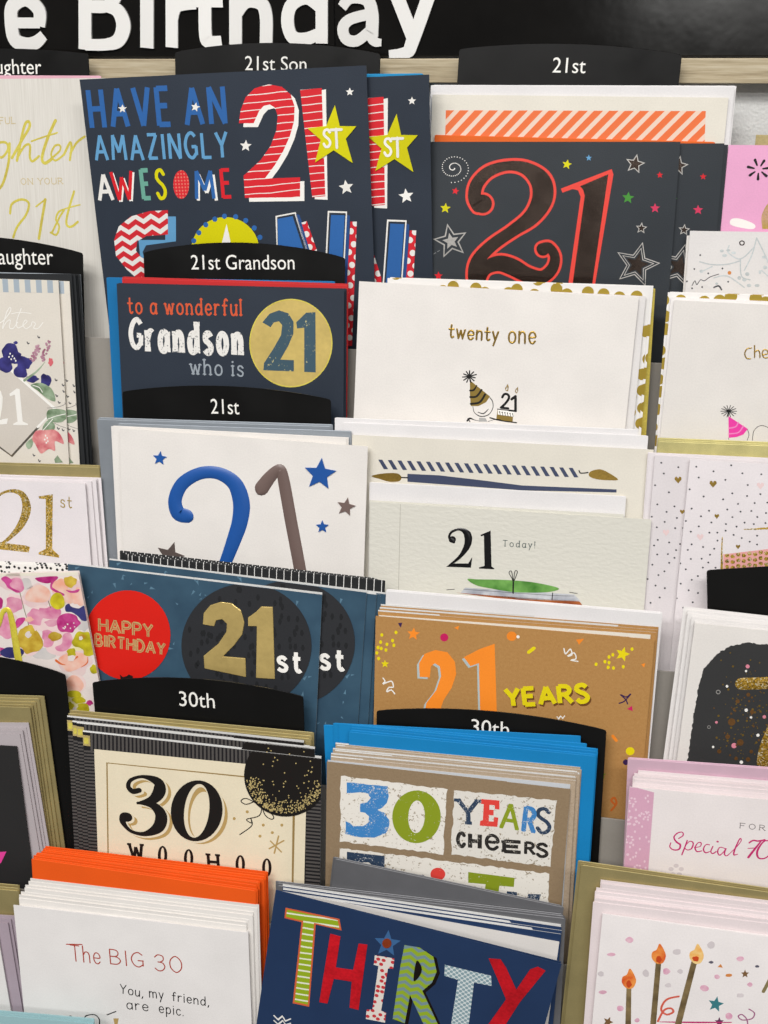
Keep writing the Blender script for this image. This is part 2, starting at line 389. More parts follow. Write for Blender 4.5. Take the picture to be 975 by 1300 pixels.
    def type(s, text, p0, p1, h, bold=0.0, shear=0.0, h3=0.0):
        """typeset lettering in Blender's own font, flat print"""
        cu = bpy.data.curves.new('tmp', 'FONT'); cu.body = text; cu.size = 1; cu.offset = bold; cu.shear = shear; cu.resolution_u = 4
        if h3: cu.extrude = 0.001
        o = bpy.data.objects.new('tmp', cu); COL.objects.link(o); bpy.context.view_layer.update()
        me = bpy.data.meshes.new_from_object(o.evaluated_get(bpy.context.evaluated_depsgraph_get()))
        bpy.data.objects.remove(o); x0 = min(v.co.x for v in me.vertices); x1 = max(v.co.x for v in me.vertices)
        a = s.c.P(*p0); b = s.c.P(*p1); k = s.c.k(*p0); L = math.hypot(b[0]-a[0], b[1]-a[1]); ux, uy = (b[0]-a[0])/L, (b[1]-a[1])/L
        sx = L/(x1-x0); sy = h*k/0.728; z = s._z(); bb = len(s.V)
        for v in me.vertices:
            X = (v.co.x-x0)*sx; Y = v.co.y*sy; s.V.append((a[0]+ux*X-uy*Y, a[1]+uy*X+ux*Y, z+(h3 if v.co.z > 0 else 0)))
        for p in me.polygons: s.F.append(tuple(bb+i for i in p.vertices))
        bpy.data.meshes.remove(me); return s
    def done(s):
        if not s.F: return None
        one = SPLIT.get(s.name)
        if one:
            cuts = s.marks+[(len(s.V), len(s.F))]
            for (v0, f0), (v1, f1) in zip(cuts, cuts[1:]):
                if f1 > f0: mesh_obj(one, s.V[v0:v1], [tuple(q-v0 for q in f) for f in s.F[f0:f1]], s.mat, s.c.root, s.smooth)
            return None
        if s.name in STUFF:
            o = mesh_obj(s.name, s.V, s.F, s.mat, s.c.root, s.smooth); o['kind'] = 'stuff'; return o
        return mesh_obj(s.name, s.V, s.F, s.mat, s.c.root, s.smooth)

X = 0.66   # x-height
GL = {
'A': (.72, [('l', (0, 0), (.36, 1)), ('l', (.36, 1), (.72, 0)), ('l', (.14, .34), (.58, .34))]),
'B': (.6, [('l', (0, 0), (0, 1)), ('s', (0, 1), (.35, .98), (.48, .78), (.35, .56), (0, .53)), ('s', (0, .53), (.4, .5), (.58, .27), (.4, .03), (0, 0))]),
'C': (.62, [('s', (.6, .82), (.4, .99), (.14, .86), (0, .5), (.14, .14), (.4, .01), (.62, .2))]),
'D': (.64, [('l', (0, 0), (0, 1)), ('s', (0, 1), (.4, .94), (.63, .5), (.4, .06), (0, 0))]),
'E': (.52, [('l', (0, 0), (0, 1)), ('l', (0, .97), (.52, .97)), ('l', (0, .52), (.44, .52)), ('l', (0, .03), (.52, .03))]),
'F': (.5, [('l', (0, 0), (0, 1)), ('l', (0, .97), (.52, .97)), ('l', (0, .52), (.42, .52))]),
'G': (.68, [('s', (.62, .84), (.4, .99), (.14, .86), (0, .5), (.14, .12), (.4, 0), (.64, .18)), ('l', (.65, 0.1), (.65, .46)), ('l', (.38, .44), (.67, .44))]),
'H': (.6, [('l', (0, 0), (0, 1)), ('l', (.6, 0), (.6, 1)), ('l', (0, .5), (.6, .5))]),
'I': (.06, [('l', (.03, 0), (.03, 1))]),
'L': (.5, [('l', (0, 0), (0, 1)), ('l', (0, .03), (.5, .03))]),
'M': (.8, [('l', (0, 0), (.08, 1)), ('l', (.08, 1), (.4, .3)), ('l', (.4, .3), (.72, 1)), ('l', (.72, 1), (.8, 0))]),
'N': (.62, [('l', (0, 0), (0, 1)), ('l', (0, 1), (.62, 0)), ('l', (.62, 0), (.62, 1))]),
'O': (.66, [('c', (.33, 1), (.07, .8), (0, .5), (.07, .2), (.33, 0), (.59, .2), (.66, .5), (.59, .8))]),
'P': (.54, [('l', (0, 0), (0, 1)), ('s', (0, .98), (.4, .95), (.54, .72), (.4, .5), (0, .45))]),
'R': (.6, [('l', (0, 0), (0, 1)), ('s', (0, .98), (.38, .95), (.52, .74), (.38, .53), (0, .48)), ('l', (.25, .5), (.6, 0))]),
'S': (.54, [('s', (.5, .84), (.34, .98), (.1, .93), (.03, .73), (.2, .57), (.4, .45), (.52, .25), (.4, .05), (.16, .01), (0, .18))]),
'T': (.62, [('l', (.31, 0), (.31, 1)), ('l', (0, .97), (.62, .97))]),
'U': (.6, [('s', (0, 1), (0, .35), (.08, .08), (.3, 0), (.52, .08), (.6, .35), (.6, 1))]),
'V': (.68, [('l', (0, 1), (.34, 0)), ('l', (.34, 0), (.68, 1))]),
'W': (.95, [('l', (0, 1), (.24, 0)), ('l', (.24, 0), (.47, .8)), ('l', (.47, .8), (.71, 0)), ('l', (.71, 0), (.95, 1))]),
'Y': (.64, [('l', (0, 1), (.32, .48)), ('l', (.64, 1), (.32, .48)), ('l', (.32, .48), (.32, 0))]),
'Z': (.56, [('l', (0, .97), (.56, .97)), ('l', (.54, .96), (.02, .04)), ('l', (0, .03), (.56, .03))]),
'a': (.5, [('s', (.46, .5), (.36, .64), (.16, .63), (.02, .42), (.04, .12), (.2, 0), (.38, .08), (.47, .3)), ('l', (.48, .64), (.48, 0))]),
'c': (.42, [('s', (.42, .52), (.3, .65), (.1, .58), (0, .33), (.1, .07), (.28, 0), (.43, .12))]),
'd': (.5, [('s', (.46, .46), (.34, .63), (.14, .6), (.01, .36), (.06, .08), (.22, 0), (.4, .1), (.47, .3)), ('l', (.48, 1), (.48, 0))]),
'e': (.48, [('s', (.02, .34), (.47, .36), (.4, .6), (.2, .66), (.04, .5), (.02, .24), (.14, .03), (.32, 0), (.46, .12))]),
'f': (.36, [('s', (.38, .92), (.26, 1), (.15, .85), (.14, .5), (.14, 0)), ('l', (0, .6), (.33, .6))]),
'h': (.48, [('l', (0, 1), (0, 0)), ('s', (0, .42), (.14, .62), (.32, .64), (.44, .5), (.46, .25), (.46, 0))]),
'i': (.06, [('l', (.03, .66), (.03, 0)), ('d', (.03, .9))]),
'l': (.06, [('l', (.03, 1), (.03, 0))]),
'm': (.78, [('l', (0, .66), (0, 0)), ('s', (0, .45), (.12, .62), (.28, .62), (.37, .45), (.38, 0)), ('s', (.38, .45), (.5, .62), (.66, .62), (.75, .45), (.76, 0))]),
'n': (.46, [('l', (0, .66), (0, 0)), ('s', (0, .42), (.14, .62), (.3, .64), (.42, .5), (.44, .25), (.44, 0))]),
'o': (.5, [('c', (.25, .66), (.06, .55), (0, .33), (.06, .1), (.25, 0), (.44, .1), (.5, .33), (.44, .55))]),
'p': (.5, [('l', (.02, .66), (.02, -.36)), ('s', (.03, .4), (.14, .62), (.34, .64), (.48, .4), (.42, .1), (.24, 0), (.06, .12))]),
'r': (.34, [('l', (0, .66), (0, 0)), ('s', (0, .38), (.12, .6), (.24, .66), (.34, .62))]),
's': (.4, [('s', (.38, .54), (.24, .66), (.06, .6), (.06, .42), (.22, .34), (.38, .22), (.34, .04), (.16, 0), (0, .1))]),
't': (.36, [('s', (.16, .95), (.15, .5), (.16, .15), (.26, .01), (.38, .08)), ('l', (0, .64), (.36, .64))]),
'u': (.46, [('s', (0, .66), (0, .3), (.06, .06), (.22, 0), (.38, .12), (.44, .35)), ('l', (.45, .66), (.45, 0))]),
'w': (.7, [('l', (0, .66), (.18, 0)), ('l', (.18, 0), (.35, .6)), ('l', (.35, .6), (.53, 0)), ('l', (.53, 0), (.7, .66))]),
'y': (.46, [('l', (0, .66), (.23, .04)), ('l', (.46, .66), (.1, -.36))]),
'0': (.62, [('c', (.31, 1), (.07, .8), (0, .5), (.07, .2), (.31, 0), (.55, .2), (.62, .5), (.55, .8))]),
'1': (.2, [('l', (0, .8), (.16, 1)), ('l', (.16, 1), (.16, 0))]),
'2': (.54, [('s', (0, .74), (.1, .95), (.3, 1), (.48, .88), (.48, .66), (.3, .36), (.02, .03)), ('l', (0, .02), (.54, .02))]),
'3': (.52, [('s', (.02, .84), (.2, 1), (.44, .93), (.46, .7), (.3, .56), (.18, .55)), ('s', (.2, .55), (.42, .5), (.52, .28), (.38, .04), (.16, 0), (0, .14))]),
',': (.08, [('l', (.08, .06), (0, -.16))]), '.': (.05, [('d', (.02, .03))]), '!': (.06, [('l', (.03, 1), (.03, .3)), ('d', (.03, .03))]),
}
TH = {'first': 'frontmost', 0: 'frontmost'}
ORD = ['front', 'second', 'third', 'fourth', 'fifth', 'sixth', 'seventh', 'eighth', 'ninth', 'tenth', 'eleventh', 'twelfth']

def stack(name, mat, row, s, TL, TR, n, dx, dy, what, where, cat, group, dt=0.0009, kind='card', jit=(2.0, 1.2), t=0.0004, gap=0.0004, dr=0.0, tilt=0, first=0, liner=0.0):
    if kind == 'env': t = 0.0007; dt = max(dt, 0.0012)
    """n plain cards or envelopes one behind the other; each an object of its own sharing one mesh. dr: extra drop per item at the right end"""
    M, W0, H = frame(row, s, TL, TR, tilt); me = sheet_mesh(W0, H, mat, kind, t, gap, liner)
    rng = random.Random(hash((TL, TR, n)) if False else int(TL[0]*31+TL[1]*7+n))
    for i in range(n):
        big = 2.4 if rng.random() < 0.25 else 1.2; jx, jy = rng.uniform(-jit[0], jit[0])*big, rng.uniform(-jit[1], jit[1])*1.1; jr = rng.uniform(-jit[1], jit[1])*0.8
        a = (TL[0]+dx*i+jx*(i > 0), TL[1]-dy*i+jy*(i > 0)); b = (TR[0]+dx*i+jx*(i > 0), TR[1]-dy*i+dr*i+(jy+jr)*(i > 0))
        M2, w2, h2 = frame(row, s-dt*i, a, b, tilt+(rng.uniform(-.22, .22) if i else 0), H)
        o = bpy.data.objects.new(name, me); COL.objects.link(o); o.matrix_world = M2
        if n == 1: lab = f"{what} {where}"
        else: lab = f"{what}, {ORD[i+first]} from the front, {where}" if i else f"frontmost {what} {where}"
        if len(lab.split()) > 16: print('LONG', lab)
        tag(o, lab, cat, group if n > 1 else None)
def dup(card, row, s, TL, TR, label, group=None, tilt=0):
    M, W, H = frame(row, s, TL, TR, tilt, card.H)
    r = card.root.copy(); COL.objects.link(r); r.matrix_world = M; tag(r, label, card.root['category'], group)
    for ch in list(card.root.children):
        c = ch.copy(); COL.objects.link(c); c.parent = r
    return r
def tabcard(row, s, TL, TR, rise, label, group='black divider tabs with white captions', text=None, tb=None, th=None, thick=0.0007, bow=None):
    """black divider with a shallow arched top; TL/TR are its shoulder corners"""
    M, W, H = frame(row, s, TL, TR)
    c = Card.__new__(Card); c.M, c.W, c.H = M, W, H; c.Mi = M.inverted(); c.O = M.translation; c.n = M.to_3x3() @ Vector((0, 0, 1)); c.view(0, 0, 1)
    c.root = bpy.data.objects.new('divider_tab', None); COL.objects.link(c.root); c.root.matrix_world = M; tag(c.root, label, 'divider', group)
    k = c.k(*TL); R = rise*k; w = W/2; pts = [(-w, 0), (w, 0)]
    N = 22; rc = 0.0016
    arc = [(w*math.cos(math.pi*i/N*1), 0) for i in range(N+1)]
    top = []
    for i in range(N+1):
        x = w-2*w*i/N; u = x/w; top.append((x, H+R*(1-u*u)))
    top[0] = (w, H-rc); top.insert(1, (w-rc*0.3, H-rc*0.3)); top.insert(2, (w-rc, H+0.0001)); top[-1] = (-w, H-rc); top.insert(-1, (-w+rc, H+0.0001)); top.insert(-1, (-w+rc*0.3, H-rc*0.3))
    pts += top; n = len(pts); V = [(x, y, 0) for x, y in pts]+[(x, y, -thick) for x, y in pts]
    F = [tuple(range(n)), tuple(range(2*n-1, n-1, -1))]+[(i, i+n, (i+1) % n+n, (i+1) % n) for i in range(n)]
    c.body = mesh_obj('tab_board', V, F, TAB, c.root)
    bev = c.body.modifiers.new('edge', 'BEVEL'); bev.width = 0.00015; bev.segments = 1
    if text: c.H += R; c.ink('lettering', INKW, 1).type(text, tb[0], tb[1], th, bold=0.0).done(); c.H -= R
    return c

# ================================================================== FIXTURE
WN = Vector((0, -1, 0))
WALLP = ROW[0]+Vector((0, 0.034, 0))           # plane of the back wall
rack = bpy.data.objects.new('display_rack', None); COL.objects.link(rack); rack.location = ROW[6]+Vector((0, 0.1, -0.3))
tag(rack, 'grey stepped shop rack holding rows of greeting cards under a pale wood rail', 'display rack')
bpy.context.view_layer.update()
def rackpart(name, V, F, mat):
    o = mesh_obj(name, [tuple(Vector(v)-rack.location) for v in V], F, mat, rack); return o
XL, XR = -0.62, 0.62
cxw = ROW[3].x
for r, P0 in enumerate(ROW):
    V, F = [], []
    t = 0.0012; hgt = FLOOR+0.012
    pts = []
    for x in (cxw+XL, cxw+XR):
        for (v, zz) in ((0, 0), (0.0, -t), (hgt, -t), (hgt, 0)):
            p = Vector((x, P0.y, P0.z))+DN*v+NR*zz; pts.append(tuple(p))
    F = [(0, 4, 7, 3), (0, 1, 5, 4), (1, 2, 6, 5), (2, 3, 7, 6), (0, 3, 2, 1), (4, 5, 6, 7)]
    o = rackpart('riser_panel', pts, F, RISERM); b = o.modifiers.new('edge', 'BEVEL'); b.width = 0.0004; b.segments = 2
    pts = []
    for x in (cxw+XL, cxw+XR):
        for (v, zz) in ((FLOOR+0.0005, 0.0004), (FLOOR+0.0005, 0.0239), (FLOOR+0.002, 0.0239), (FLOOR+0.002, 0.0004)):
            p = Vector((x, P0.y, P0.z))+DN*v+NR*zz; pts.append(tuple(p))
    rackpart('pocket_floor', pts, [(0, 4, 5, 1), (1, 5, 6, 2), (2, 6, 7, 3), (3, 7, 4, 0), (0, 1, 2, 3), (4, 7, 6, 5)], RISERM)
# wall behind, wooden rail and black fascia
def wallbox(px_top, px_bot, proud, thick, name, mat, parentrack=False, x0=XL, x1=XR):
    O = WALLP+WN*proud
    zt = hit(500, px_top, O, WN).z; zb = hit(500, px_bot, O, WN).z; y0 = O.y
    V, F = [], []; boxv(cxw+x0, cxw+x1, y0, y0+thick, zb, zt, V, F)
    return V, F, zt, zb, O
V, F, zt, zb, O = wallbox(60, 700, 0, 0.01, 'wall', WALLM)
struct(mesh_obj('wall', V, F, WALLM))
V, F, zt, zb, O = wallbox(74.5, 105, 0.012, 0.0115, 'wooden_rail', WOOD)
o = rackpart('wooden_rail', V, F, WOOD); b = o.modifiers.new('edge', 'BEVEL'); b.width = 0.0006; b.segments = 2
# black fascia: two boards meeting at a seam, cut-out white letters on it
sign = bpy.data.objects.new('shop_sign', None); COL.objects.link(sign)
SO = WALLP+WN*0.010
sb = hit(500, 73.5, SO, WN).z; seam = hit(425, 40, SO, WN).x; sw = hit(585, 40, SO, WN).x
sign.location = (cxw, SO.y, sb); tag(sign, 'black glossy fascia sign with large white Birthday lettering above the rail', 'sign'); bpy.context.view_layer.update()
for (a, bb) in ((cxw+XL, seam-0.0003), (seam+0.0003, cxw+XR)):
    V, F = [], []; boxv(a-cxw, bb-cxw, 0, 0.008, 0.0008, 0.20, V, F)
    o = mesh_obj('fascia_board', V, F, BLACK, sign); b = o.modifiers.new('edge', 'BEVEL'); b.width = 0.0005; b.segments = 2
class Plane(Card):
    def __init__(s, root, O, zb):
        s.root = root; s.O = O; s.n = WN; s.W = 2.0; s.H = 1.0
        s.M = Matrix(((1, 0, 0, cxw), (0, 0, -1, O.y), (0, 1, 0, zb), (0, 0, 0, 1))); s.Mi = s.M.inverted(); s.view(0, 0, 2.9545)
sign.rotation_euler = (RAD(90), 0, 0); bpy.context.view_layer.update()
for ch in list(sign.children):
    me = ch.data; me.transform(Matrix.Rotation(RAD(-90), 4, 'X'))
SP = Plane(sign, SO, sb); SWH = paper('sign_white_acrylic', '#f7f5f0', 0.4, 0.01); T3 = -0.0016
def letter(strokes):
    i = SP.ink('letter', SWH, 1)
    for pts, w, sm in strokes: i.stroke(pts, w, sm, 'flat', dome=T3)
    i.done()
letter([([(45, 86), (152, 86)], 34, False), ([(150, 98), (150, 40), (100, -2), (50, 25), (46, 90), (60, 150), (104, 166), (140, 158), (168, 132)], [44, 46, 44, 46, 48, 48, 44, 42, 34], True)])
letter([([(322, -140), (322, 186)], 48, False), ([(322, 167), (400, 167), (448, 150), (466, 95), (445, 42), (400, 24), (322, 24)], [38, 38, 46, 52, 46, 38, 38], True), ([(322, 24), (400, 24), (440, -20), (440, -70), (400, -105), (322, -108)], [38, 38, 44, 46, 38, 38], True)])
letter([([(554, -50), (554, 180)], 50, False)]); letter([([(647, -60), (647, 178)], 46, False), ([(650, 70), (668, 22), (735, 8)], [40, 42, 46], True)])
letter([([(772, -110), (772, 110), (785, 156), (834, 156)], [48, 48, 46, 40], True), ([(718, 8), (838, 8)], 34, False)])
letter([([(886, -140), (886, 168)], 48, False), ([(886, 60), (925, 8), (980, 12), (1000, 60), (1000, 163)], [40, 42, 46, 47, 47], True)])
SP.view(300, 0, 2.9545)
letter([([(322, -140), (322, 163)], 46, False), ([(322, 30), (265, -8), (210, 18), (194, 78), (212, 138), (262, 146), (322, 122)], [44, 44, 46, 48, 46, 44, 40], True)])
letter([([(506, 52), (430, 72), (402, 105), (414, 146), (456, 152), (506, 112)], [38, 38, 42, 40, 38, 36], True), ([(398, 28), (430, -8), (490, -2), (511, 50), (511, 130), (522, 156), (546, 160)], [36, 40, 44, 46, 46, 34, 24], True)])
letter([([(582, -70), (662, 135)], 50, False), ([(742, -70), (664, 150), (640, 196), (574, 204)], [50, 50, 44, 30], True)])

ZK = 2.9545
# ================================================================== ROW 0 (top)
# daughter card, pale ribbed paper with gold script
def mk_linen():
    k = NT("ribbed_cream_paper"); f = k.noise(60, 4, k.co((14, 0.35, 1)), 0.6)
    k.base(k.ramp(f, [(0.3, srgb('#d8d3c9')), (0.7, srgb('#e6e2d9'))]), 0.6); k.bump(f, 0.4, 0.0004); return k.m
LINEN = mk_linen()
GOLDP = foil("pale_gold_foil", '#f4dc62', 0.3, metal=.2)
c = Card('greeting_card', 'folded_card', LINEN, 0, .010, (-120, 101), (134, 99), 'ribbed cream granddaughter card with gold script beside the navy Son card', 'greeting card')
c.view(0, 0, ZK); g = c.ink('gold_script', GOLDP)
for p, w in (([(-25, 565), (-8, 538), (22, 535), (30, 560), (8, 590), (-12, 583)], 6), ([(36, 538), (32, 610), (10, 690), (-20, 722)], 7),
             ([(45, 592), (80, 530), (110, 478), (108, 456), (94, 466), (80, 520), (64, 602)], 7), ([(67, 588), (92, 548), (112, 545), (112, 588), (122, 605), (146, 586)], 6),
             ([(208, 452), (178, 520), (158, 590), (168, 612), (192, 598)], 8), ([(118, 530), (160, 515), (215, 498)], 4),
             ([(190, 596), (224, 566), (224, 545), (205, 548), (192, 580), (208, 602), (240, 580)], 5), ([(240, 580), (262, 535), (268, 552), (262, 600)], 6), ([(264, 575), (288, 535), (318, 512)], 6),
             ([(38, 800), (45, 765), (80, 748), (108, 762), (98, 805), (65, 850), (50, 890)], 6), ([(170, 748), (158, 820), (146, 895)], 7), ([(135, 775), (170, 748)], 4),
             ([(195, 872), (225, 812), (240, 788), (220, 795), (210, 822), (222, 850), (212, 880), (190, 872)], 5), ([(278, 718), (254, 800), (250, 842), (268, 850), (292, 832)], 6), ([(225, 790), (260, 778), (300, 768)], 3.5)):
    g.stroke(p, w*1.35)
g.done(); PGI = paper('pale_gold_ink', '#cbb98a', 0.5); c.ink('small_lettering', PGI).hand('ON YOUR', (80, 692), (236, 690), 20, 2.5, slab=.1).done(); c.ink('small_lettering', PGI).hand('FUL', (0, 465), (58, 464), 22, 2.5, slab=.1).done()
PINKE = paper('pink_envelope_paper', '#e7b3c2', 0.6)
stack('envelope', PINKE, 0, .0065, (-118, 95), (128, 96), 1, 0, 0, 'pink envelope', 'showing as a thin edge above the ribbed cream daughter card', 'envelope', 'pink envelopes', kind='env')
tabcard(0, .004, (-140, 72), (112, 68), 7, 'black divider tab ending in ughter, top left below the sign', text='Granddaughter', tb=((-82, 94), (53, 94)), th=17)

# navy Son card
c = Card('greeting_card', 'folded_card', NAVY, 0, .0150, (101, 101), (465, 83), 'large navy AMAZINGLY AWESOME 21st SON card with red striped numerals, front copy', 'greeting card', tilt=5)
son = c; c.view(0, 0, ZK)
B1 = paper('mid_blue_print', '#2f68ad', 0.5); B2 = paper('sky_blue_print', '#66a3cf', 0.5); RED = paper('red_print', '#e0232e', 0.45); YEL = paper('yellow_print', '#ddd500', 0.45); MINT = paper('mint_print', '#6fae9b', 0.5)
i = c.ink('blue_lettering', B1, 1); i.hand('HAVE', (346, 480), (640, 469), 124, 18, cap='flat', jit=.01, sp=.4); i.hand('AN', (702, 468), (845, 462), 122, 18, cap='flat', jit=.01, sp=.4); i.done()
c.ink('pale_blue_lettering', B2, 1).hand('AMAZINGLY', (362, 602), (855, 590), 82, 11, cap='flat', jit=.03, sp=.36).done()
c.ink('white_lettering', PRINTW, 1).hand('A', (374, 752), (424, 750), 86, 13, cap='flat').done()
i = c.ink('white_stars', PRINTW, 7); i.star(460, 408, 17); i.star(733, 402, 18, .2); i.done()
c.ink('red_letter', RED, 2).hand('W', (430, 752), (505, 748), 96, 12, cap='flat').done(); c.ink('red_letter', RED, 2).hand('E', (838, 742), (868, 741), 98, 13, cap='flat').done(); c.ink('red_letter', dots('pink_dots_on_red', '#e0232e', '#e87a6a', .0022, .28, .5, 0), 2).circ(680, 692, 30, 54, 24).done()
c.ink('white_letter_shadow', PRINTW, 1).hand('W', (435, 757), (512, 753), 96, 12, cap='flat').done(); c.ink('white_letter_shadow', PRINTW, 1).hand('M', (744, 752), (812, 752), 88, 12, cap='flat').done()
c.ink('mint_lettering', MINT, 1).hand('E', (540, 747), (566, 746), 100, 15, cap='flat').done()
c.ink('yellow_lettering', YEL, 1).hand('S', (594, 745), (624, 744), 98, 12).done()
c.ink('blue_letter', B1, 2).hand('M', (738, 746), (803, 745), 95, 13, cap='flat').done()
c.ink('chevron_letter', chevron('red_white_chevron', '#d8232f', '#f0ece6', .0072, .0058, .52), 2).poly([(630, 788), (560, 792), (490, 812), (445, 850), (428, 900), (435, 960), (475, 1010), (530, 1060), (600, 1100), (640, 1180), (700, 1180), (690, 1060), (600, 1000), (530, 965), (510, 940), (515, 905), (550, 885), (630, 880)]).done()
c.ink('blue_letter_shadow', B2, 1).poly([(660, 812), (620, 812), (620, 900), (520, 900), (530, 1010), (620, 1100), (640, 1050), (545, 985), (535, 945), (548, 920), (660, 905)]).done()
c.ink('yellow_dome', YEL, 1).circ(845, 940, 128, 126, 36).done()
i = c.ink('blue_dots', B1, 2)
for (x, y) in ((772, 843), (806, 822), (842, 811), (884, 813), (922, 827), (954, 855), (746, 873), (727, 903), (975, 890)): i.circ(x, y, 9.5, 10)
i.done(); c.ink('white_pennant', PRINTW, 2).poly([(850, 840), (832, 912), (866, 912)]).done()
c.view(290, 80, 3.9)
P2 = [(52, 298), (60, 235), (85, 170), (130, 125), (200, 105), (265, 118), (308, 155), (328, 215), (325, 290), (305, 360), (272, 435), (230, 505), (180, 572), (355, 566), (355, 664), (82, 668), (75, 558), (160, 480), (210, 408), (238, 330), (244, 262), (232, 222), (205, 205), (175, 212), (152, 238), (125, 298)]
P1 = [(355, 133), (462, 124), (480, 660), (415, 665)]
i = c.ink('numeral_shadow', PRINTW, 1); i.poly(P2, dx=21, dy=19); i.poly([(380, 150), (483, 130), (491, 677), (428, 674)]); i.done()
RS = stripes('red_white_stripes', '#f2ece4', '#e01f2b', .0048, .12, RAD(87), .35)
i = c.ink('numeral', RS, 2); i.poly(P2); i.done(); i = c.ink('numeral', RS, 2); i.poly(P1); i.done()
c.ink('yellow_star', YEL, 4).poly([(528, 208), (552, 312), (634, 313), (582, 375), (616, 495), (522, 432), (430, 492), (458, 380), (392, 323), (485, 312)], h=.0005).done()
c.ink('white_letter', PRINTW, 32).hand('S', (474, 416), (507, 416), 80, 12).done(); c.ink('white_letter', PRINTW, 32).hand('T', (512, 420), (565, 418), 84, 13).done()
i = c.ink('white_stars', PRINTW, 1)
for (x, y, r) in ((601, 143, 21), (86, 410, 30), (583, 615, 38)): i.star(x, y, r, random.uniform(-.15, .15))
i.done()
i = c.ink('white_outline', PRINTW, 1); i.poly([(233, 757), (333, 738), (430, 1040), (430, 1200), (250, 1200)]); i.poly([(492, 732), (588, 735), (556, 1400), (460, 1400)]); i.done()
i = c.ink('navy_inset', NAVY, 2); i.poly([(241, 763), (328, 746), (416, 1030), (416, 1200), (250, 1200)]); i.poly([(499, 741), (581, 743), (549, 1400), (467, 1400)]); i.done()
i = c.ink('blue_letter', B1, 3); i.poly([(243, 772), (318, 758), (410, 1040), (410, 1200), (255, 1200)]); i.poly([(508, 752), (576, 754), (545, 1400), (474, 1400)]); i.done()
i = c.ink('deep_blue_shade', paper('deep_blue_print', '#274f8a'), 1); i.poly([(333, 748), (352, 752), (430, 980), (430, 1100)]); i.poly([(588, 752), (601, 756), (580, 1400), (560, 1400)]); i.done()
i = c.ink('spotted_strip', dots('white_spots_on_red', '#dc2230', '#f3efe9', .0062, .33, ang=.6), 2); i.poly([(362, 790), (388, 782), (470, 1020), (470, 1160)]); i.poly([(604, 785), (636, 785), (612, 1400), (570, 1400)]); i.done()
dup(son, 0, .0105, (186, 110), (534, 95), 'second copy of the large navy Son card, showing right of the front copy', tilt=5)
stack('envelope', paper('bright_blue_envelope_paper', '#1f8fc6', 0.6), 0, .0085, (178, 97), (537, 93), 1, 0, 0, 'bright blue envelope', 'edging the navy Son cards at top centre', 'envelope', None, kind='env', tilt=4)
stack('envelope', MATS['bright_blue_envelope_paper'], 0, .0072, (172, 98), (533, 96), 1, 0, 0, 'hidden blue envelope', 'just behind the bright blue envelope of the navy Son cards', 'envelope', None, kind='env', tilt=4)
tabcard(0, .004, (222, 66), (483, 68), 11, 'black divider tab reading 21st Son behind the navy Son cards', text='21st Son', tb=((311, 89), (389, 90)), th=17)

# 21st column, top right
tabcard(0, .003, (583, 62), (866, 69), 9, 'wide black divider tab reading 21st on top of the right column', text='21st', tb=((701, 92), (743, 93)), th=19)
stack('envelope', ENVW, 0, .0050, (547, 108), (933, 110), 2, 1, 1.2, 'white envelope', 'behind the orange striped card', 'envelope', 'white envelopes behind the orange striped card', kind='env')
c = Card('greeting_card', 'folded_card', CREAM, 0, .0068, (549, 120), (925, 124), 'cream card with a band of orange and white diagonal stripes', 'greeting card')
c.ink('striped_panel', stripes('orange_diagonal_stripes', '#f5763a', '#f7d9c4', .0070, .6, RAD(43)), 1).poly([(566, 140), (896, 141), (890, 300), (562, 300)]).done()
ORE = paper('orange_envelope_paper', '#ef6a1c', 0.55)
stack('envelope', ORE, 0, .0085, (552, 171), (908, 180), 1, 0, 0, 'orange envelope', 'peeping over the charcoal card with big foil 21', 'envelope', None, kind='env')
c = Card('greeting_card', 'folded_card', CHAR, 0, .0135, (544, 180), (864, 180), 'charcoal card with red outlined foil 21 and scattered stars, front copy', 'greeting card', gap=.0012)
blk = c; c.view(530, 160, 3.9)
REDO = paper('coral_red_outline', '#ee4a3f', 0.45)
S1 = [(300, 395), (282, 350), (296, 285), (355, 225), (450, 197), (540, 212), (610, 275), (618, 360), (565, 450), (470, 520), (370, 590), (300, 665), (280, 740), (300, 830)]
W1 = [62, 64, 62, 54, 44, 60, 96, 100, 78, 58, 60, 66, 62, 60]
S2 = [(300, 800), (330, 712), (400, 680), (470, 698), (540, 735), (615, 748), (668, 705), (680, 645), (650, 600), (615, 606)]
W2 = [50, 62, 74, 80, 72, 62, 54, 46, 44, 50]
i = c.ink('red_outline', REDO, 1); i.stroke(S1, [q+26 for q in W1]); i.circ(322, 385, 60, 58, 28); i.done()
i = c.ink('red_outline', REDO, 2); i.stroke(S2, [q+24 for q in W2]); i.circ(622, 612, 44, 42, 24); i.done()
i = c.ink('foil_numeral', DARKF, 4); i.stroke(S1, W1); i.circ(322, 385, 47, 46, 28); i.done()
i = c.ink('foil_numeral', DARKF, 6); i.stroke(S2, W2); i.circ(622, 612, 31, 30, 24); i.done()
c.ink('red_outline', REDO, 1).poly([(710, 310), (962, 213), (970, 240), (860, 900), (730, 900), (808, 350), (795, 318), (768, 312), (718, 330)]).done()
c.ink('foil_numeral', DARKF, 4).poly([(805, 298), (945, 238), (848, 900), (752, 900), (828, 345), (820, 315)]).done()
i = c.ink('dotted_spiral', PRINTW, 1)
for q in range(62):
    a = 0.3+q*0.21*(1+6/(q+6)); r = 6+ q*1.28; x, y = 178+r*math.cos(a), 208+r*math.sin(a)*0.86
    i.circ(x, y, 2.9, 2.9, 6)
i.done()
c.ink('yellow_stars', YEL, 1).star(138, 407, 27, .1).star(740, 190, 25, .2).done(); c.ink('red_stars', RED, 1).star(188, 322, 19, .2).star(104, 742, 22).done()
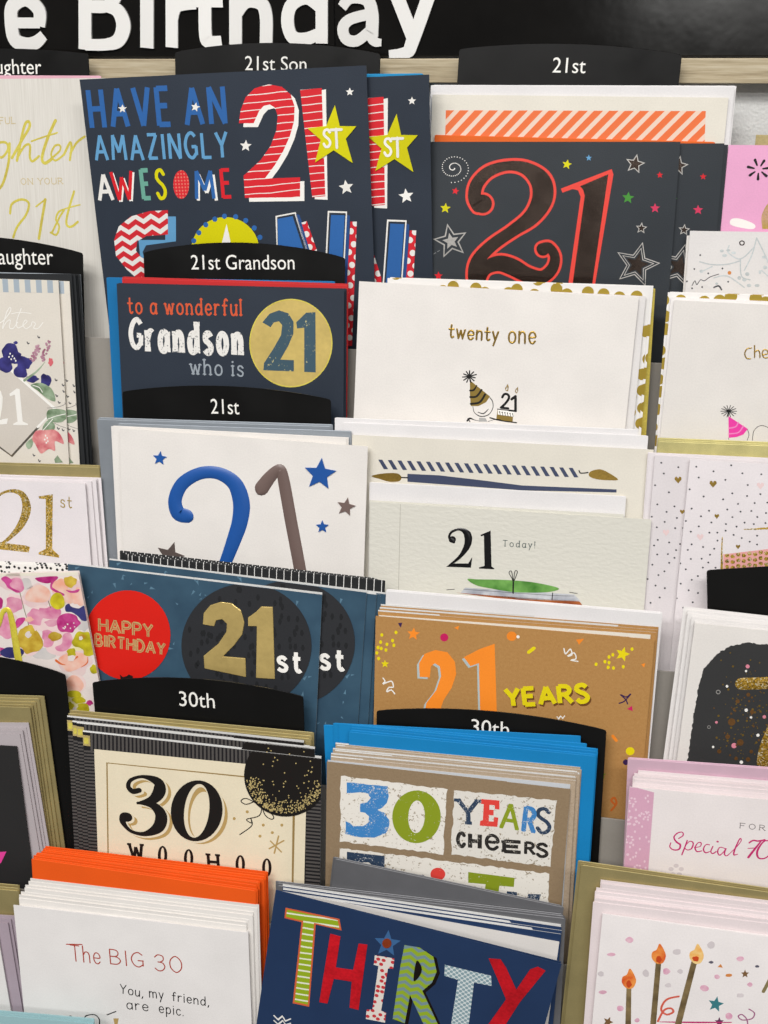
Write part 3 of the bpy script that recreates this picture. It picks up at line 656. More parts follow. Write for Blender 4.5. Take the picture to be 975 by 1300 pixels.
def ostar(ink, x, y, r, w, rot=0.1):
    pts = [(x+(r if q % 2 == 0 else r*.45)*math.sin(rot+q*math.pi/5), y-(r if q % 2 == 0 else r*.45)*math.cos(rot+q*math.pi/5)) for q in range(10)]
    ink.stroke(pts, w, smooth=False, closed=True)
i = c.ink('silver_outline_star', SILF, 1); ostar(i, 165, 570, 82, 7, -.2); i.star(165, 570, 42, -.2); i.done()
i = c.ink('dashed_line', paper('grey_print', '#8d8f90'), 1)
for q in range(4): i.stroke([(45+q*18, 655-q*11), (55+q*18, 649-q*11)], 3, False)
i.done()
c.view(740, 160, 4.149)
i = c.ink('silver_stars', SILF, 1); i.star(275, 200, 54, .2); i.star(308, 538, 32, .1); i.done(); i = c.ink('bronze_star', DARKF, 2); i.star(275, 200, 42, .2); i.star(308, 538, 22, .1); i.done()
i = c.ink('silver_outline_star', SILF, 1); ostar(i, 285, 730, 118, 5, .25); ostar(i, 285, 730, 88, 4, .25); i.done(); c.ink('bronze_star', DARKF, 1).star(285, 730, 62, .25).done()
c.ink('red_stars', RED, 1).star(405, 258, 18).done(); c.ink('pink_star', paper('pink_print', '#d83a60'), 1).star(380, 433, 27).done(); c.ink('green_star', paper('green_print', '#4a9a3a'), 1).star(238, 378, 33, .1).done(); c.ink('blue_star', B2, 1).star(31, 168, 17).done()
dup(blk, 0, .0105, (602, 182), (914, 182), 'second charcoal star card, showing right of the front foil 21 card')
stack('greeting_card', CHAR, 0, .0092, (610, 183), (922, 184), 2, 2, .3, 'charcoal card edge', 'right of the foil 21 cards', 'greeting card', 'charcoal card edges', jit=(.5, .3))

# pink card and silver floral card at the right margin
PK = paper('candy_pink_card', '#ecaace', 0.5)
c = Card('greeting_card', 'folded_card', PK, 0, .0075, (925, 184), (1190, 186), 'candy pink card with black petals and gold scribble at right edge', 'greeting card')
c.view(740, 160, 4.149); i = c.ink('black_petals', BLACKP, 1)
for q in range(7): a = -1.9+q*.88; i.stroke([(925+24*math.cos(a), 228+22*math.sin(a)), (925+56*math.cos(a), 228+52*math.sin(a))], [8, 15], False)
i.done(); c.ink('white_blob', PRINTW, 1).poly([(782, 490), (830, 488), (900, 515), (905, 538), (870, 542), (782, 522)], True).done()
i = c.ink('gold_scribble', GOLDF, 1)
for q in range(7): i.stroke([(948+q*5, 540), (945+q*7, 470), (985+q*6, 400), (1040, 380)], 5)
i.done()
stack('greeting_card', foil('beige_gold_card', '#b9a878', .5), 0, .0055, (960, 171), (1200, 176), 1, 0, 0, 'beige gold card corner', 'above the candy pink card at right edge', 'greeting card', None)
c = Card('greeting_card', 'folded_card', WHITE2, 0, .0165, (876, 293), (1150, 297), 'white card with silver grey floral sprays above the Cheers card', 'greeting card')
c.view(740, 160, 4.149); SG = foil('soft_silver_foil', '#ccd2d2', .45, metal=.2); random.seed(3)
i = c.ink('silver_branches', SG, 1)
for p in ([(915, 590), (890, 680), (850, 760)], [(915, 590), (960, 680), (985, 740)], [(615, 715), (680, 730), (760, 728), (830, 710)], [(770, 630), (765, 665), (830, 700), (900, 640)], [(620, 770), (680, 740)], [(830, 700), (835, 790), (880, 810)], [(940, 760), (975, 790)], [(690, 800), (760, 790), (850, 850)]): i.stroke(p, 6.5)
for (x, y) in ((735, 658), (765, 655), (800, 668), (750, 682), (620, 765), (870, 780), (850, 810), (880, 840), (935, 770), (960, 745), (915, 840), (820, 800), (700, 830), (960, 690)): i.circ(x+random.uniform(-6, 6), y, random.uniform(7, 14), random.uniform(6, 11), 9)
i.done(); i = c.ink('grey_specks', paper('dark_grey_print', '#4c4c50'), 1)
for (x, y) in ((618, 680), (587, 753), (660, 776), (735, 750), (628, 848), (548, 818), (575, 855), (765, 820)): i.circ(x, y, 5, 5, 7)
i.stroke([(575, 840), (590, 815), (600, 835), (620, 810), (640, 815), (670, 795), (715, 780)], 4); i.stroke([(690, 850), (715, 842), (730, 862)], 8); i.done()
c.ink('orange_dot', paper('soft_orange_print', '#d98a45'), 2).circ(772, 773, 10).done(); i = c.ink('bronze_ring', DARKF, 1); i.ring(838, 616, 15, 14, 9, 8); i.done()
stack('greeting_card', WHITE, 0, .0152, (872, 299), (1140, 300), 1, 0, 0, 'white card corner', 'left of the silver grey floral card', 'greeting card', None)

# ================================================================== ROW 1
# left floral daughter card
IV = paper('ivory_card', '#dfd8cc')
for q in range(1): pass
tabcard(1, .003, (-155, 306), (105, 321), 12, 'black divider tab ending in laughter above the floral diamond card', text='Granddaughter', tb=((-70, 335), (68, 336)), th=19)
stack('envelope', SILVE, 1, .0062, (-150, 342), (102, 348), 1, 0, 0, 'silver grey envelope', 'behind the dark edged floral daughter cards', 'envelope', None, kind='env')
stack('greeting_card', paper('black_edge_card', '#26282a'), 1, .0122, (-158, 347), (91, 349), 6, 2.2, .2, 'dark edged card', 'behind the floral diamond card', 'greeting card', 'dark card edges in the floral stack', jit=(.6, .4), dt=.0010)
c = Card('greeting_card', 'folded_card', IV, 1, .0160, (-176, 349), (74, 356), 'ivory floral card with white diamond 21 and ter script, front copy', 'greeting card')
flo = c; c.view(0, 340, 5)
c.ink('blue_stripe_band', stripes('blue_cream_stripes', '#a9b5bf', '#e2dccf', .0085, .5), 1).poly([(-900, 60), (380, 75), (376, 160), (-900, 140)]).done()
i = c.ink('white_script', PRINTW, 1)
for p, w in (([(0, 350), (32, 325), (68, 272), (62, 252), (40, 290), (16, 385), (40, 345), (66, 332), (60, 378), (84, 384), (112, 345)], 5), ([(135, 258), (106, 340), (112, 380), (140, 372)], 5), ([(72, 292), (130, 282), (198, 290)], 4), ([(140, 372), (172, 342), (160, 332), (146, 362), (166, 386), (198, 366)], 4.5), ([(198, 366), (206, 343), (226, 355), (214, 382), (242, 384), (274, 346)], 4.5)): i.stroke(p, w)
i.done()
i = c.ink('white_diamond', PRINTW, 2); i.stroke([(60, 640), (350, 895), (240, 1010)], [16, 16, 14], False); i.stroke([(-60, 560), (60, 640)], 12, False); i.done()
i = c.ink('silver_diamond_edge', foil('mirror_silver', '#8b8378', .2), 2); i.stroke([(245, 1010), (75, 1195), (-40, 1110)], [13, 12, 12], False, 'flat'); i.done()
c.ink('pale_diamond', paper('greige_print', '#d9d1c6'), 1).poly([(-60, 560), (60, 640), (345, 895), (75, 1190), (-90, 1090)]).done()
NV = wash('indigo_flower_wash', '#241f55', '#3f3c86', 120); RO = wash('rose_flower_wash', '#c9626b', '#eba9a4', 120); GR = wash('sage_leaf_wash', '#5a7350', '#a9bca0', 120); MG = wash('mauve_wash', '#a0637a', '#caa0ae', 200)
i = c.ink('indigo_flower', NV, 3); i.blob(65, 540, 48, 55); i.blob(35, 610, 45, 50); i.blob(100, 570, 35, 45); i.blob(150, 600, 48, 42); i.blob(130, 660, 42, 38); i.blob(205, 705, 42, 22); i.blob(290, 715, 36, 40); i.blob(100, 475, 14, 10); i.done()
i = c.ink('flower_stamens', PRINTW, 5)
for (x, y) in ((65, 545), (80, 560), (92, 575), (72, 580), (58, 565), (100, 590), (290, 1065), (300, 1080), (285, 1090), (305, 1100), (295, 1110)): i.circ(x, y, 5, 7, 7)
i.done()
i = c.ink('mauve_sprigs', MG, 4); random.seed(5)
for q in range(26): t = q/26; i.circ(205+45*t+random.uniform(-15, 15), 590-100*t, 9, 8, 7); i.circ(265+50*t+random.uniform(-15, 15), 590-130*t, 8, 7, 7)
i.done(); i = c.ink('sage_leaves', GR, 4); i.poly([(195, 745), (260, 730), (330, 770), (352, 845), (300, 830), (240, 780)], True); i.poly([(305, 905), (370, 895), (438, 920), (400, 975), (340, 980), (300, 960)], True); i.poly([(270, 1030), (300, 970), (345, 990), (340, 1030)], True); i.poly([(165, 1115), (210, 1080), (205, 1130), (180, 1150)], True); i.poly([(345, 1215), (365, 1190), (400, 1235), (350, 1238)]); i.stroke([(155, 715), (230, 660), (285, 600)], [14, 10, 2]); i.done()
i = c.ink('leaf_veins', PRINTW, 6); i.stroke([(305, 960), (360, 940), (430, 925)], 4); i.stroke([(275, 1030), (310, 990), (335, 960)], 4); i.stroke([(210, 745), (250, 760), (270, 790)], 5); i.done()
i = c.ink('rose_flower', RO, 5); i.poly([(205, 1085), (230, 1035), (290, 1030), (345, 1028), (385, 1060), (405, 1118), (350, 1100), (350, 1160), (310, 1150), (260, 1178), (225, 1120)], True); i.done(); c.ink('pink_smudge', paper('rose_print', '#d86a72'), 3).blob(322, 598, 15, 26).done()
i = c.ink('fine_sprig', paper('dark_grey_print', '#4c4c50'), 3)
for (x, y) in ((355, 712), (400, 745), (460, 742), (405, 785), (465, 780), (360, 812), (375, 855), (420, 865), (475, 868), (430, 912), (480, 912), (370, 1020), (400, 1030), (440, 1025), (470, 1040), (495, 1045), (245, 440), (178, 478), (215, 1190), (250, 1225)): i.stroke([(x-5, y-7), (x, y+4), (x+7, y)], 6)
i.stroke([(300, 890), (380, 880), (440, 850)], 2); i.stroke([(345, 985), (400, 1010), (510, 1035)], 2); i.done()
i = c.ink('white_numeral', PRINTW, 5); i.poly([(60, 800), (108, 765), (125, 770), (145, 975), (178, 990), (178, 998), (85, 998), (85, 990), (112, 975), (95, 805), (65, 815)]); i.poly([(-60, 1000), (45, 990), (52, 955), (20, 960), (0, 968), (15, 880), (18, 820), (5, 780), (-40, 770), (-10, 800), (-8, 860), (-60, 970)]); i.done()
dup(flo, 1, .0138, (-162, 350), (88, 357), 'second ivory floral card, its pale right border beside the front copy')

# Grandson
tabcard(1, .003, (182, 320), (438, 327), 14, 'black divider tab reading 21st Grandson below the Son cards', text='21st Grandson', tb=((243, 342), (374, 342)), th=18)
stack('envelope', paper('blue_envelope_paper', '#1173ae', 0.6), 1, .0065, (135, 352), (425, 357), 1, 0, 0, 'blue envelope', 'at the left edge of the Grandson card', 'envelope', None, kind='env')
RDE = paper('red_envelope_paper', '#c92a2b', 0.6)
stack('envelope', RDE, 1, .0100, (155, 353), (442, 362), 2, 0, 1.5, 'red envelope', 'above the Grandson card', 'envelope', 'red envelopes of the Grandson card', kind='env', jit=(.8, .4))
stack('greeting_card', NAVY, 1, .0128, (149, 360), (439, 367), 2, .8, 0.4, 'navy Grandson card edge', 'behind the front Grandson card', 'greeting card', 'navy Grandson card edges', jit=(.3, .3))
c = Card('greeting_card', 'folded_card', NAVY, 1, .0155, (148, 360), (437, 368), 'navy card to a wonderful Grandson with gold disc 21', 'greeting card')
c.view(0, 290, ZK)
c.ink('orange_lettering', distress('orange_type', '#d4552f', '#3a3a42', .36), 1).hand('to a wonderful', (482, 318), (905, 326), 54, 6.5, slab=.13, sp=.34).done()
DW = distress('worn_white', '#e9e6e0', '#4a5058', .43, 700)
i = c.ink('worn_lettering', DW, 1); i.hand('G', (490, 445), (530, 449), 100, 17, cap='flat'); i.hand('randson', (555, 458), (905, 472), 104, 20, slab=.2, sp=.5, cap='flat'); i.done()
c.ink('grey_lettering', distress('grey_type', '#9aa3ab', '#3a3a42', .34), 1).hand('who is', (716, 546), (912, 554), 54, 6, slab=.13, sp=.34).done()
c.view(300, 290, ZK)
DG = foil('brushed_gold_disc', '#ecd07c', .34, 0, 300, .12, .38)
c.ink('gold_disc', DG, 1).circ(205, 430, 155, 165, 56).done(); i = c.ink('disc_rim', GOLDP, 4); i.ring(205, 430, 156, 166, 152, 162, n=56); i.done()
D2 = distress('worn_teal', '#3d5866', '#c9c08a', .40, 500)
c.ink('numeral', D2, 4).poly([(98, 352), (125, 320), (160, 307), (195, 318), (215, 350), (214, 395), (195, 440), (165, 492), (216, 494), (216, 536), (102, 532), (104, 505), (140, 450), (168, 400), (172, 362), (160, 348), (142, 352), (128, 370)]).done()
c.ink('numeral', D2, 4).poly([(225, 352), (262, 316), (297, 314), (298, 540), (255, 538), (255, 372), (228, 375)]).done()

# twenty one
GD = dots('gold_spots_on_white', '#efece8', '#d4b650', .0105, .36, .45, .55, True)
stack('greeting_card', GD, 1, .0120, (492, 353), (826, 364), 2, 2.5, 1.0, 'gold spotted card back', 'behind the twenty one card', 'greeting card', 'gold spotted cards behind the twenty one card', jit=(.6, .3))
stack('envelope', foil('bright_gold_envelope', '#d9c45c', .4), 1, .0095, (500, 362), (832, 366), 1, 0, 0, 'bright gold envelope corner', 'at the top right of the twenty one card', 'envelope', None, kind='env')
stack('greeting_card', WHITE2, 1, .0145, (466, 359), (820, 376), 1, 0, 0, 'white card edge', 'right behind the twenty one card', 'greeting card', None)
c = Card('greeting_card', 'folded_card', WHITE, 1, .0165, (456, 357), (811, 378), 'white card reading twenty one with a party hat egg and cake', 'greeting card', gap=.0015)
c.view(540, 390, 6.094)
GT = foil('warm_gold_foil', '#bd9a4a', .28, metal=.7)
c.ink('gold_lettering', GT, 1).hand('twenty', (183, 236), (560, 262), 100, 15, jit=.03, dome=.0003).hand('one', (645, 275), (850, 278), 130, 15, jit=.02, dome=.0003).done()
c.ink('party_hat', paper('bronze_print', '#8a7336', .4), 1).poly([(345, 565), (400, 610), (500, 690), (470, 735), (410, 765), (352, 765), (345, 680)]).done()
i = c.ink('hat_stripes', BLACKP, 2); i.stroke([(345, 645), (375, 640), (398, 605)], [13, 14, 8]); i.stroke([(348, 695), (395, 690), (435, 640)], 15); i.stroke([(352, 748), (420, 735), (462, 675)], 16); i.done()
i = c.ink('pompom', BLACKP, 2)
for q in range(11): a = q*math.tau/11+.2; i.stroke([(340+8*math.cos(a), 535+8*math.sin(a)), (340+55*math.cos(a)*random.uniform(.8, 1.1), 537+45*math.sin(a))], 9, False)
i.stroke([(340, 535), (348, 575)], 9, False); i.done()
i = c.ink('egg_outline', BLACKP, 1); i.stroke([(368, 768), (380, 815), (430, 845), (490, 830), (522, 780), (520, 730), (500, 700)], [4, 5, 7, 6, 5, 6, 7]); i.stroke([(408, 812), (450, 822), (488, 788)], [5, 8, 4]); i.stroke([(325, 878), (345, 860), (380, 872), (415, 880)], [14, 14, 5, 4]); i.stroke([(485, 885), (540, 868), (580, 872)], [4, 4, 10]); i.stroke([(330, 862), (345, 885)], 8); i.done()
c.ink('grey_block', paper('mid_grey_print', '#b1b0ae'), 1).poly([(415, 855), (465, 858), (480, 885), (415, 885)]).done()
c.ink('cake', MATS['bronze_print'], 1).poly([(558, 790), (682, 805), (675, 890), (548, 875)]).done()
i = c.ink('cake_icing', PRINTW, 2); i.poly([(560, 790), (688, 806), (684, 848), (560, 830)]); i.done(); i = c.ink('cake_plate', BLACKP, 3); i.stroke([(500, 855), (590, 878), (705, 893)], 9)
for q in range(6): i.stroke([(575+q*20, 812+q*2), (580+q*20, 835+q*2)], 4, False); i.circ(575+q*20, 810+q*3, 5, 5, 8)
i.stroke([(558, 788), (685, 804)], 7, False); i.done()
c.ink('candle_numbers', BLACKP, 4).hand('2', (585, 778), (640, 785), 112, 18).hand('1', (668, 800), (705, 800), 112, 20).stroke([(650, 798), (702, 804)], 14, False).done()
i = c.ink('candle_flames', GT, 2); i.poly([(637, 592), (645, 615), (640, 650), (622, 648), (616, 628)]); i.poly([(717, 615), (718, 645), (708, 668), (692, 655), (698, 635)]); i.done(); i = c.ink('flame_centres', PRINTW, 3); i.poly([(633, 612), (636, 632), (630, 645), (623, 638)]); i.poly([(710, 632), (711, 650), (704, 660), (699, 650)]); i.done()

# Cheers
stack('greeting_card', GD, 1, .0135, (848, 371), (1190, 382), 2, 2.5, .6, 'gold spotted card back', 'behind the pink party hat card', 'greeting card', 'gold spotted cards behind the pink party hat card', jit=(.5, .3))
stack('greeting_card', WHITE2, 1, .0150, (852, 377), (1194, 392), 1, 0, 0, 'white card edge', 'left behind the pink party hat card', 'greeting card', None)
c = Card('greeting_card', 'folded_card', WHITE, 1, .0168, (856, 381), (1200, 398), 'white card starting Che with a pink party hat at right edge', 'greeting card')
c.view(800, 400, 5.571)
i = c.ink('gold_lettering', GT, 1); i.stroke([(858, 232), (825, 240), (810, 275), (825, 305), (850, 308)], 9, dome=.0003); i.stroke([(880, 215), (880, 298)], 9, dome=.0003); i.stroke([(880, 265), (900, 248), (915, 262), (918, 298)], 9, dome=.0003); i.stroke([(938, 280), (972, 272), (968, 248), (945, 246), (934, 275), (948, 300), (975, 300)], 9, dome=.0003); i.done()
HP = paper('hot_pink_print', '#ea3fa5', .45)
c.ink('party_hat', HP, 1).poly([(695, 715), (832, 805), (800, 845), (755, 862), (697, 868)]).done()
i = c.ink('hat_stripes', paper('light_pink_print', '#f28cc8', .45), 2); i.stroke([(697, 800), (745, 790), (765, 760)], 10); i.stroke([(697, 840), (765, 830), (800, 785)], 10); i.done()
i = c.ink('pompom', BLACKP, 2)
for q in range(14): a = q*math.tau/14; i.stroke([(697, 678), (697+56*math.cos(a), 680+42*math.sin(a))], 5, False)
i.stroke([(697, 678), (693, 715)], 7, False); i.done()
i = c.ink('thin_outlines', BLACKP, 1); i.stroke([(830, 810), (840, 845), (828, 885)], 4); i.stroke([(865, 885), (875, 820), (920, 782), (975, 795), (1010, 830)], 4); i.stroke([(697, 868), (697, 880)], 3, False); i.done()

# ================================================================== ROW 2
stack('envelope', GOLDE, 2, .0085, (-190, 584), (126, 593), 2, 1, 2.0, 'antique gold envelope', 'behind the gold glitter 21st card', 'envelope', 'antique gold envelopes behind the glitter 21st card', kind='env', jit=(1, .4))
WP = paper('lilac_white_card', '#e6dfe0', .5)
stack('greeting_card', WP, 2, .0140, (-195, 601), (116, 611), 4, 4.3, 1.6, 'white card', 'behind the gold glitter 21st card', 'greeting card', 'white cards behind the glitter 21st card', jit=(.8, .4), dt=.0013)
c = Card('greeting_card', 'folded_card', WP, 2, .0165, (-210, 601), (108, 614), 'white card with gold glitter 21st at left edge', 'greeting card', gap=.0012)
c.view(0, 580, ZK); GG = glitter('gold_glitter', '#cda645', 1300)
i = c.ink('glitter_numeral', GG, 1); i.stroke([(-12, 200), (-8, 150), (35, 128), (82, 140), (100, 190), (82, 248), (40, 300), (-10, 338)], [18, 9, 10, 22, 32, 26, 14, 8]); i.done(); i = c.ink('glitter_numeral', GG, 2); i.poly([(-20, 335), (0, 320), (60, 328), (95, 332), (112, 338), (108, 358), (-20, 345)]); i.done()
i = c.ink('glitter_numeral', GG, 2); i.poly([(145, 148), (198, 140), (196, 345), (222, 370), (222, 378), (145, 366), (145, 358), (172, 345), (172, 158), (147, 156)]); i.done()
c.ink('gold_small_lettering', GOLDF, 1).hand('st', (228, 188), (268, 192), 40, 4, slab=.06).done()

# 21 blue numerals
tabcard(2, .003, (155, 497), (420, 507), 11, 'black divider tab reading 21st across the foot of the Grandson card', text='21st', tb=((268, 525), (304, 526)), th=19)
stack('envelope', SILVE, 2, .0075, (123, 532), (420, 541), 2, 2, 2.0, 'silver grey envelope', 'behind the blue and brown 21 card', 'envelope', 'silver grey envelopes behind the blue 21 card', kind='env', jit=(1, .4))
stack('envelope', SILVE, 2, .0092, (150, 537), (446, 547), 1, 0, 0, 'silver grey envelope', 'jutting out right of the blue and brown 21 card', 'envelope', None, kind='env')
stack('greeting_card', WHITE, 2, .0125, (141, 541), (440, 556), 2, 3, 1.0, 'white card', 'behind the blue and brown 21 card', 'greeting card', 'white cards behind the blue 21 card', jit=(.8, .4), dt=.001)
c = Card('greeting_card', 'folded_card', WHITE, 2, .0155, (152, 544), (467, 567), 'white card with embossed blue 2 and brown 1 and stars', 'greeting card', gap=.0014)
c.view(0, 580, ZK); EB = paper('embossed_blue', '#1f57a4', .38, .05, 900, .1, .5); BR = paper('embossed_taupe', '#75625c', .38, .05, 900, .1, .5)
i = c.ink('embossed_numeral', EB, 1); i.stroke([(700, 222), (668, 210), (657, 160), (685, 100), (750, 62), (820, 62), (880, 100), (905, 170), (900, 240), (878, 310), (850, 385), (820, 460), (790, 560)], [52, 56, 50, 47, 44, 46, 56, 62, 58, 52, 45, 40, 40], dome=.0007); i.done()
c.ink('dark_star', paper('taupe_print', '#5b504c', .4), 1).star(638, 372, 55, .3, h=.0004).done()
c.view(300, 580, ZK); i = c.ink('embossed_numeral', BR, 1); i.stroke([(95, 118), (130, 72), (165, 45), (178, 90), (205, 240), (235, 400), (255, 520)], [52, 44, 34, 44, 46, 46, 46], dome=.0007); i.done()
i = c.ink('blue_star', EB, 1); i.star(315, 65, 62, .1, h=.0006); i.done(); i = c.ink('blue_star', EB, 1); i.star(323, 262, 25, 0, h=.0005); i.done()
c.view(0, 580, ZK); i = c.ink('blue_star', EB, 1); i.star(600, 5, 27, .1, h=.0005); i.done()
c.view(300, 580, ZK); i = c.ink('taupe_star', BR, 1); i.star(412, 187, 36, .2, h=.0006); i.done()

# brush card, Today card
stack('envelope', ENVW, 2, .0060, (425, 530), (810, 545), 1, 0, 0, 'wide white envelope', 'highest white edge below the twenty one card', 'envelope', None, kind='env')
stack('envelope', ENVW, 2, .0072, (436, 536), (823, 553), 1, 0, 0, 'white envelope', 'jutting right below the gold spotted cards', 'envelope', None, kind='env')
c = Card('greeting_card', 'folded_card', CREAM, 2, .0092, (447, 552), (830, 571), 'cream card with striped candle and navy paintbrush', 'greeting card', H=.15)
c.view(460, 550, 2.566); SLB = paper('slate_navy_print', '#444c66', .45)
i = c.ink('striped_candle', SLB, 1)
for q in range(21): x = 52+q*31; y = 86+(x-52)*.043; i.poly([(x, y), (x+13, y), (x+32, y+31), (x+18, y+31)]) if q < 21 else None
i.done(); c.ink('candle_wick', BLACKP, 1).stroke([(706, 122), (712, 130), (735, 128)], 4).stroke([(128, 144), (148, 145)], 4, False).done()
c.ink('gold_flame', GT, 1).poly([(738, 130), (755, 120), (785, 120), (833, 150), (800, 153), (765, 150), (742, 142)], True).done(); c.ink('gold_flame', GT, 1).poly([(30, 140), (60, 132), (110, 130), (127, 142), (120, 156), (90, 158), (60, 150)], True).done()
c.ink('brush_handle', SLB, 1).poly([(147, 132), (250, 137), (380, 152), (520, 170), (828, 183), (828, 193), (520, 186), (147, 158)]).done()
stack('envelope', ENVW, 2, .0120, (469, 612), (795, 630), 1, 0, 0, 'white envelope', 'between the paintbrush card and the 21 Today card', 'envelope', None, kind='env')
def mk_wc():
    k = NT("cold_pressed_paper"); f = k.noise(420, 4, k.co((0.6, 1, 1))); k.base((0.71, 0.69, 0.61), .65); k.bump(f, .55, .0006); return k.m
WCP = mk_wc()
stack('greeting_card', WCP, 2, .0148, (469, 635), (792, 653), 1, 0, 0, 'cream textured card edge', 'behind the 21 Today card', 'greeting card', None)
c = Card('greeting_card', 'folded_card', WCP, 2, .0165, (470, 637), (827, 660), 'cream textured card reading 21 Today with green surfboard', 'greeting card', gap=.0014)
c.view(460, 550, 2.566)
BF = paper('glossy_black_print', '#111012', .25, .1, 900, .1, .6)
i = c.ink('numeral', BF, 1); i.stroke([(296, 352), (283, 338), (292, 321), (318, 313), (342, 328), (343, 362), (320, 400), (284, 430)], [14, 8, 8, 9, 24, 22, 12, 6], dome=.0003); i.circ(293, 346, 12, 11, 16); i.poly([(273, 435), (288, 424), (320, 424), (345, 424), (358, 403), (354, 438)]); i.done()
i = c.ink('numeral', BF, 1); i.poly([(385, 331), (418, 317), (421, 434), (430, 440), (430, 443), (380, 441), (380, 437), (398, 432), (396, 333), (386, 336)]); i.done()
c.ink('serif_lettering', paper('grey_green_print', '#4f5c58', .5), 1).hand('Today!', (458, 368), (562, 374), 21, 2.3, slab=.12, sp=.42).done()
c.ink('green_surfboard', wash('leaf_green_wash', '#3f7a2a', '#7ab05a', 80), 2).poly([(342, 475), (380, 476), (470, 478), (560, 486), (640, 505), (600, 518), (500, 518), (420, 506), (370, 495)], True).done()
i = c.ink('board_bow', BLACKP, 4); i.stroke([(492, 522), (490, 480), (478, 455), (486, 450), (492, 480), (497, 450), (505, 452), (494, 482)], 2.5); i.stroke([(492, 485), (491, 520)], 5, False); i.done()
c.ink('van_window', wash('grey_blue_wash', '#8f93a0', '#d8dade', 60), 1).poly([(335, 503), (520, 515), (690, 525), (712, 548), (500, 540), (320, 520)]).done()
i = c.ink('van_body', wash('rust_wash', '#8a3f1c', '#c2703a', 60), 1); i.poly([(303, 519), (420, 528), (600, 540), (705, 545), (718, 562), (600, 553), (460, 540)]); i.done(); i = c.ink('van_lines', BLACKP, 3); i.stroke([(620, 520), (618, 542)], 3, False); i.stroke([(275, 510), (300, 508)], 2, False); i.stroke([(675, 518), (700, 522)], 2, False); i.stroke([(330, 508), (600, 527), (690, 530)], 1.2); i.done()
c.ink('crease_shade', paper('crease_shadow_grey', '#b9b5a8', .6), 1).stroke([(124, 232), (118, 505), (116, 640)], 1.6, False).done()  # grey line paints the shade along the card's fold

# hearts card
GGE = foil('gold_glitter_envelope', '#d6cc8c', .45, .4, 2200, .25, .5)
stack('envelope', GGE, 2, .0095, (836, 560), (1180, 574), 3, -.8, 2.2, 'sparkly gold envelope', 'behind the hearts and dots cards', 'envelope', 'sparkly gold envelopes behind the hearts card', kind='env', jit=(1, .4))
stack('greeting_card', WP, 2, .0122, (824, 575), (1164, 591), 2, -1.5, .8, 'white card edge', 'left of the hearts and dots cards', 'greeting card', 'white edges of the hearts cards', jit=(.4, .3))
c = Card('greeting_card', 'folded_card', WP, 2, .0165, (876, 583), (1208, 603), 'white card with gold and pink hearts and specks, front copy at right edge', 'greeting card')
hrt = c; c.view(810, 570, 5.909)
i = c.ink('specks', paper('dark_grey_print', '#4c4c50'), 1); random.seed(11)
for (x, y) in ((437, 133), (566, 167), (699, 122), (783, 182), (925, 190), (455, 214), (655, 231), (823, 270), (387, 302), (707, 332), (492, 356), (638, 377), (818, 352), (918, 338), (750, 412), (875, 405), (402, 447), (532, 463), (669, 454), (769, 470), (850, 465), (472, 504), (708, 511), (895, 510), (359, 540), (550, 551), (456, 580), (660, 563), (739, 582), (799, 552), (396, 620), (535, 627), (595, 627), (657, 612), (717, 644), (778, 668), (402, 715), (488, 735), (596, 687), (373, 757), (571, 748), (396, 825), (540, 793), (316, 858), (477, 823), (358, 902), (486, 889), (527, 851), (581, 891), (449, 953), (403, 981), (320, 1010), (380, 1060), (450, 1080), (290, 1120), (340, 1190), (410, 1150), (893, 650), (960, 480), (970, 402), (838, 695), (893, 716), (868, 563), (956, 555)): i.circ(x, y, 8, 7, 7)
i.done()
i = c.ink('gold_hearts', GT, 1); i.heart(563, 262, 28); i.heart(591, 504, 19); i.heart(750, 733, 18); i.heart(318, 490, 16); i.heart(250, 1010, 22); i.done(); i = c.ink('pink_hearts', paper('pale_pink_print', '#ecd0cf'), 1); i.heart(918, 275, 28); i.heart(466, 660, 26); i.done()
c.ink('pink_band', paper('salmon_print', '#e9a7a3'), 1).poly([(640, 790), (975, 750), (1100, 740), (1100, 890), (640, 900)]).done(); i = c.ink('glitter_spots', GG, 2)
for q in range(24): i.circ(668+(q % 8)*42, 800+(q//8)*42+(q % 2)*10-(q % 8)*4, 17, 15, 9)
i.stroke([(632, 662), (628, 780), (628, 900)], [8, 12, 20]); i.stroke([(795, 602), (880, 600), (1000, 592)], [5, 12, 18]); i.done()
dup(hrt, 2, .0142, (829, 578), (1162, 596), 'second hearts and specks card, showing as a strip left of the front copy')

# ================================================================== ROW 3
# watercolour flower card with polka envelope
PD = dots('black_polka_on_white', '#ece9e4', '#1d1c1c', .0036, .27, .5, .7)
stack('envelope', PD, 3, .0100, (-150, 709), (92, 718), 2, 0, 2.0, 'black polka dotted envelope', 'above the watercolour flower card', 'envelope', 'polka dotted envelopes', kind='env', jit=(.8, .4))
stack('greeting_card', PD, 3, .0135, (-130, 724), (113, 734), 1, 0, 0, 'polka dotted card edge', 'right behind the watercolour flower card', 'greeting card', None)
FB = paper('blush_white_card', '#ece0da', .5)
c = Card('greeting_card', 'folded_card', FB, 3, .0150, (-135, 731), (99, 726), 'watercolour flower card in pink, magenta and mustard with a gold letter', 'greeting card', gap=.0022, tilt=4)
c.view(0, 700, 6.5); random.seed(21)
c.ink('cream_top_edge', paper('cream_edge', '#f1ead8'), 1).poly([(-900, 180), (640, 168), (644, 198), (-900, 212)]).done()
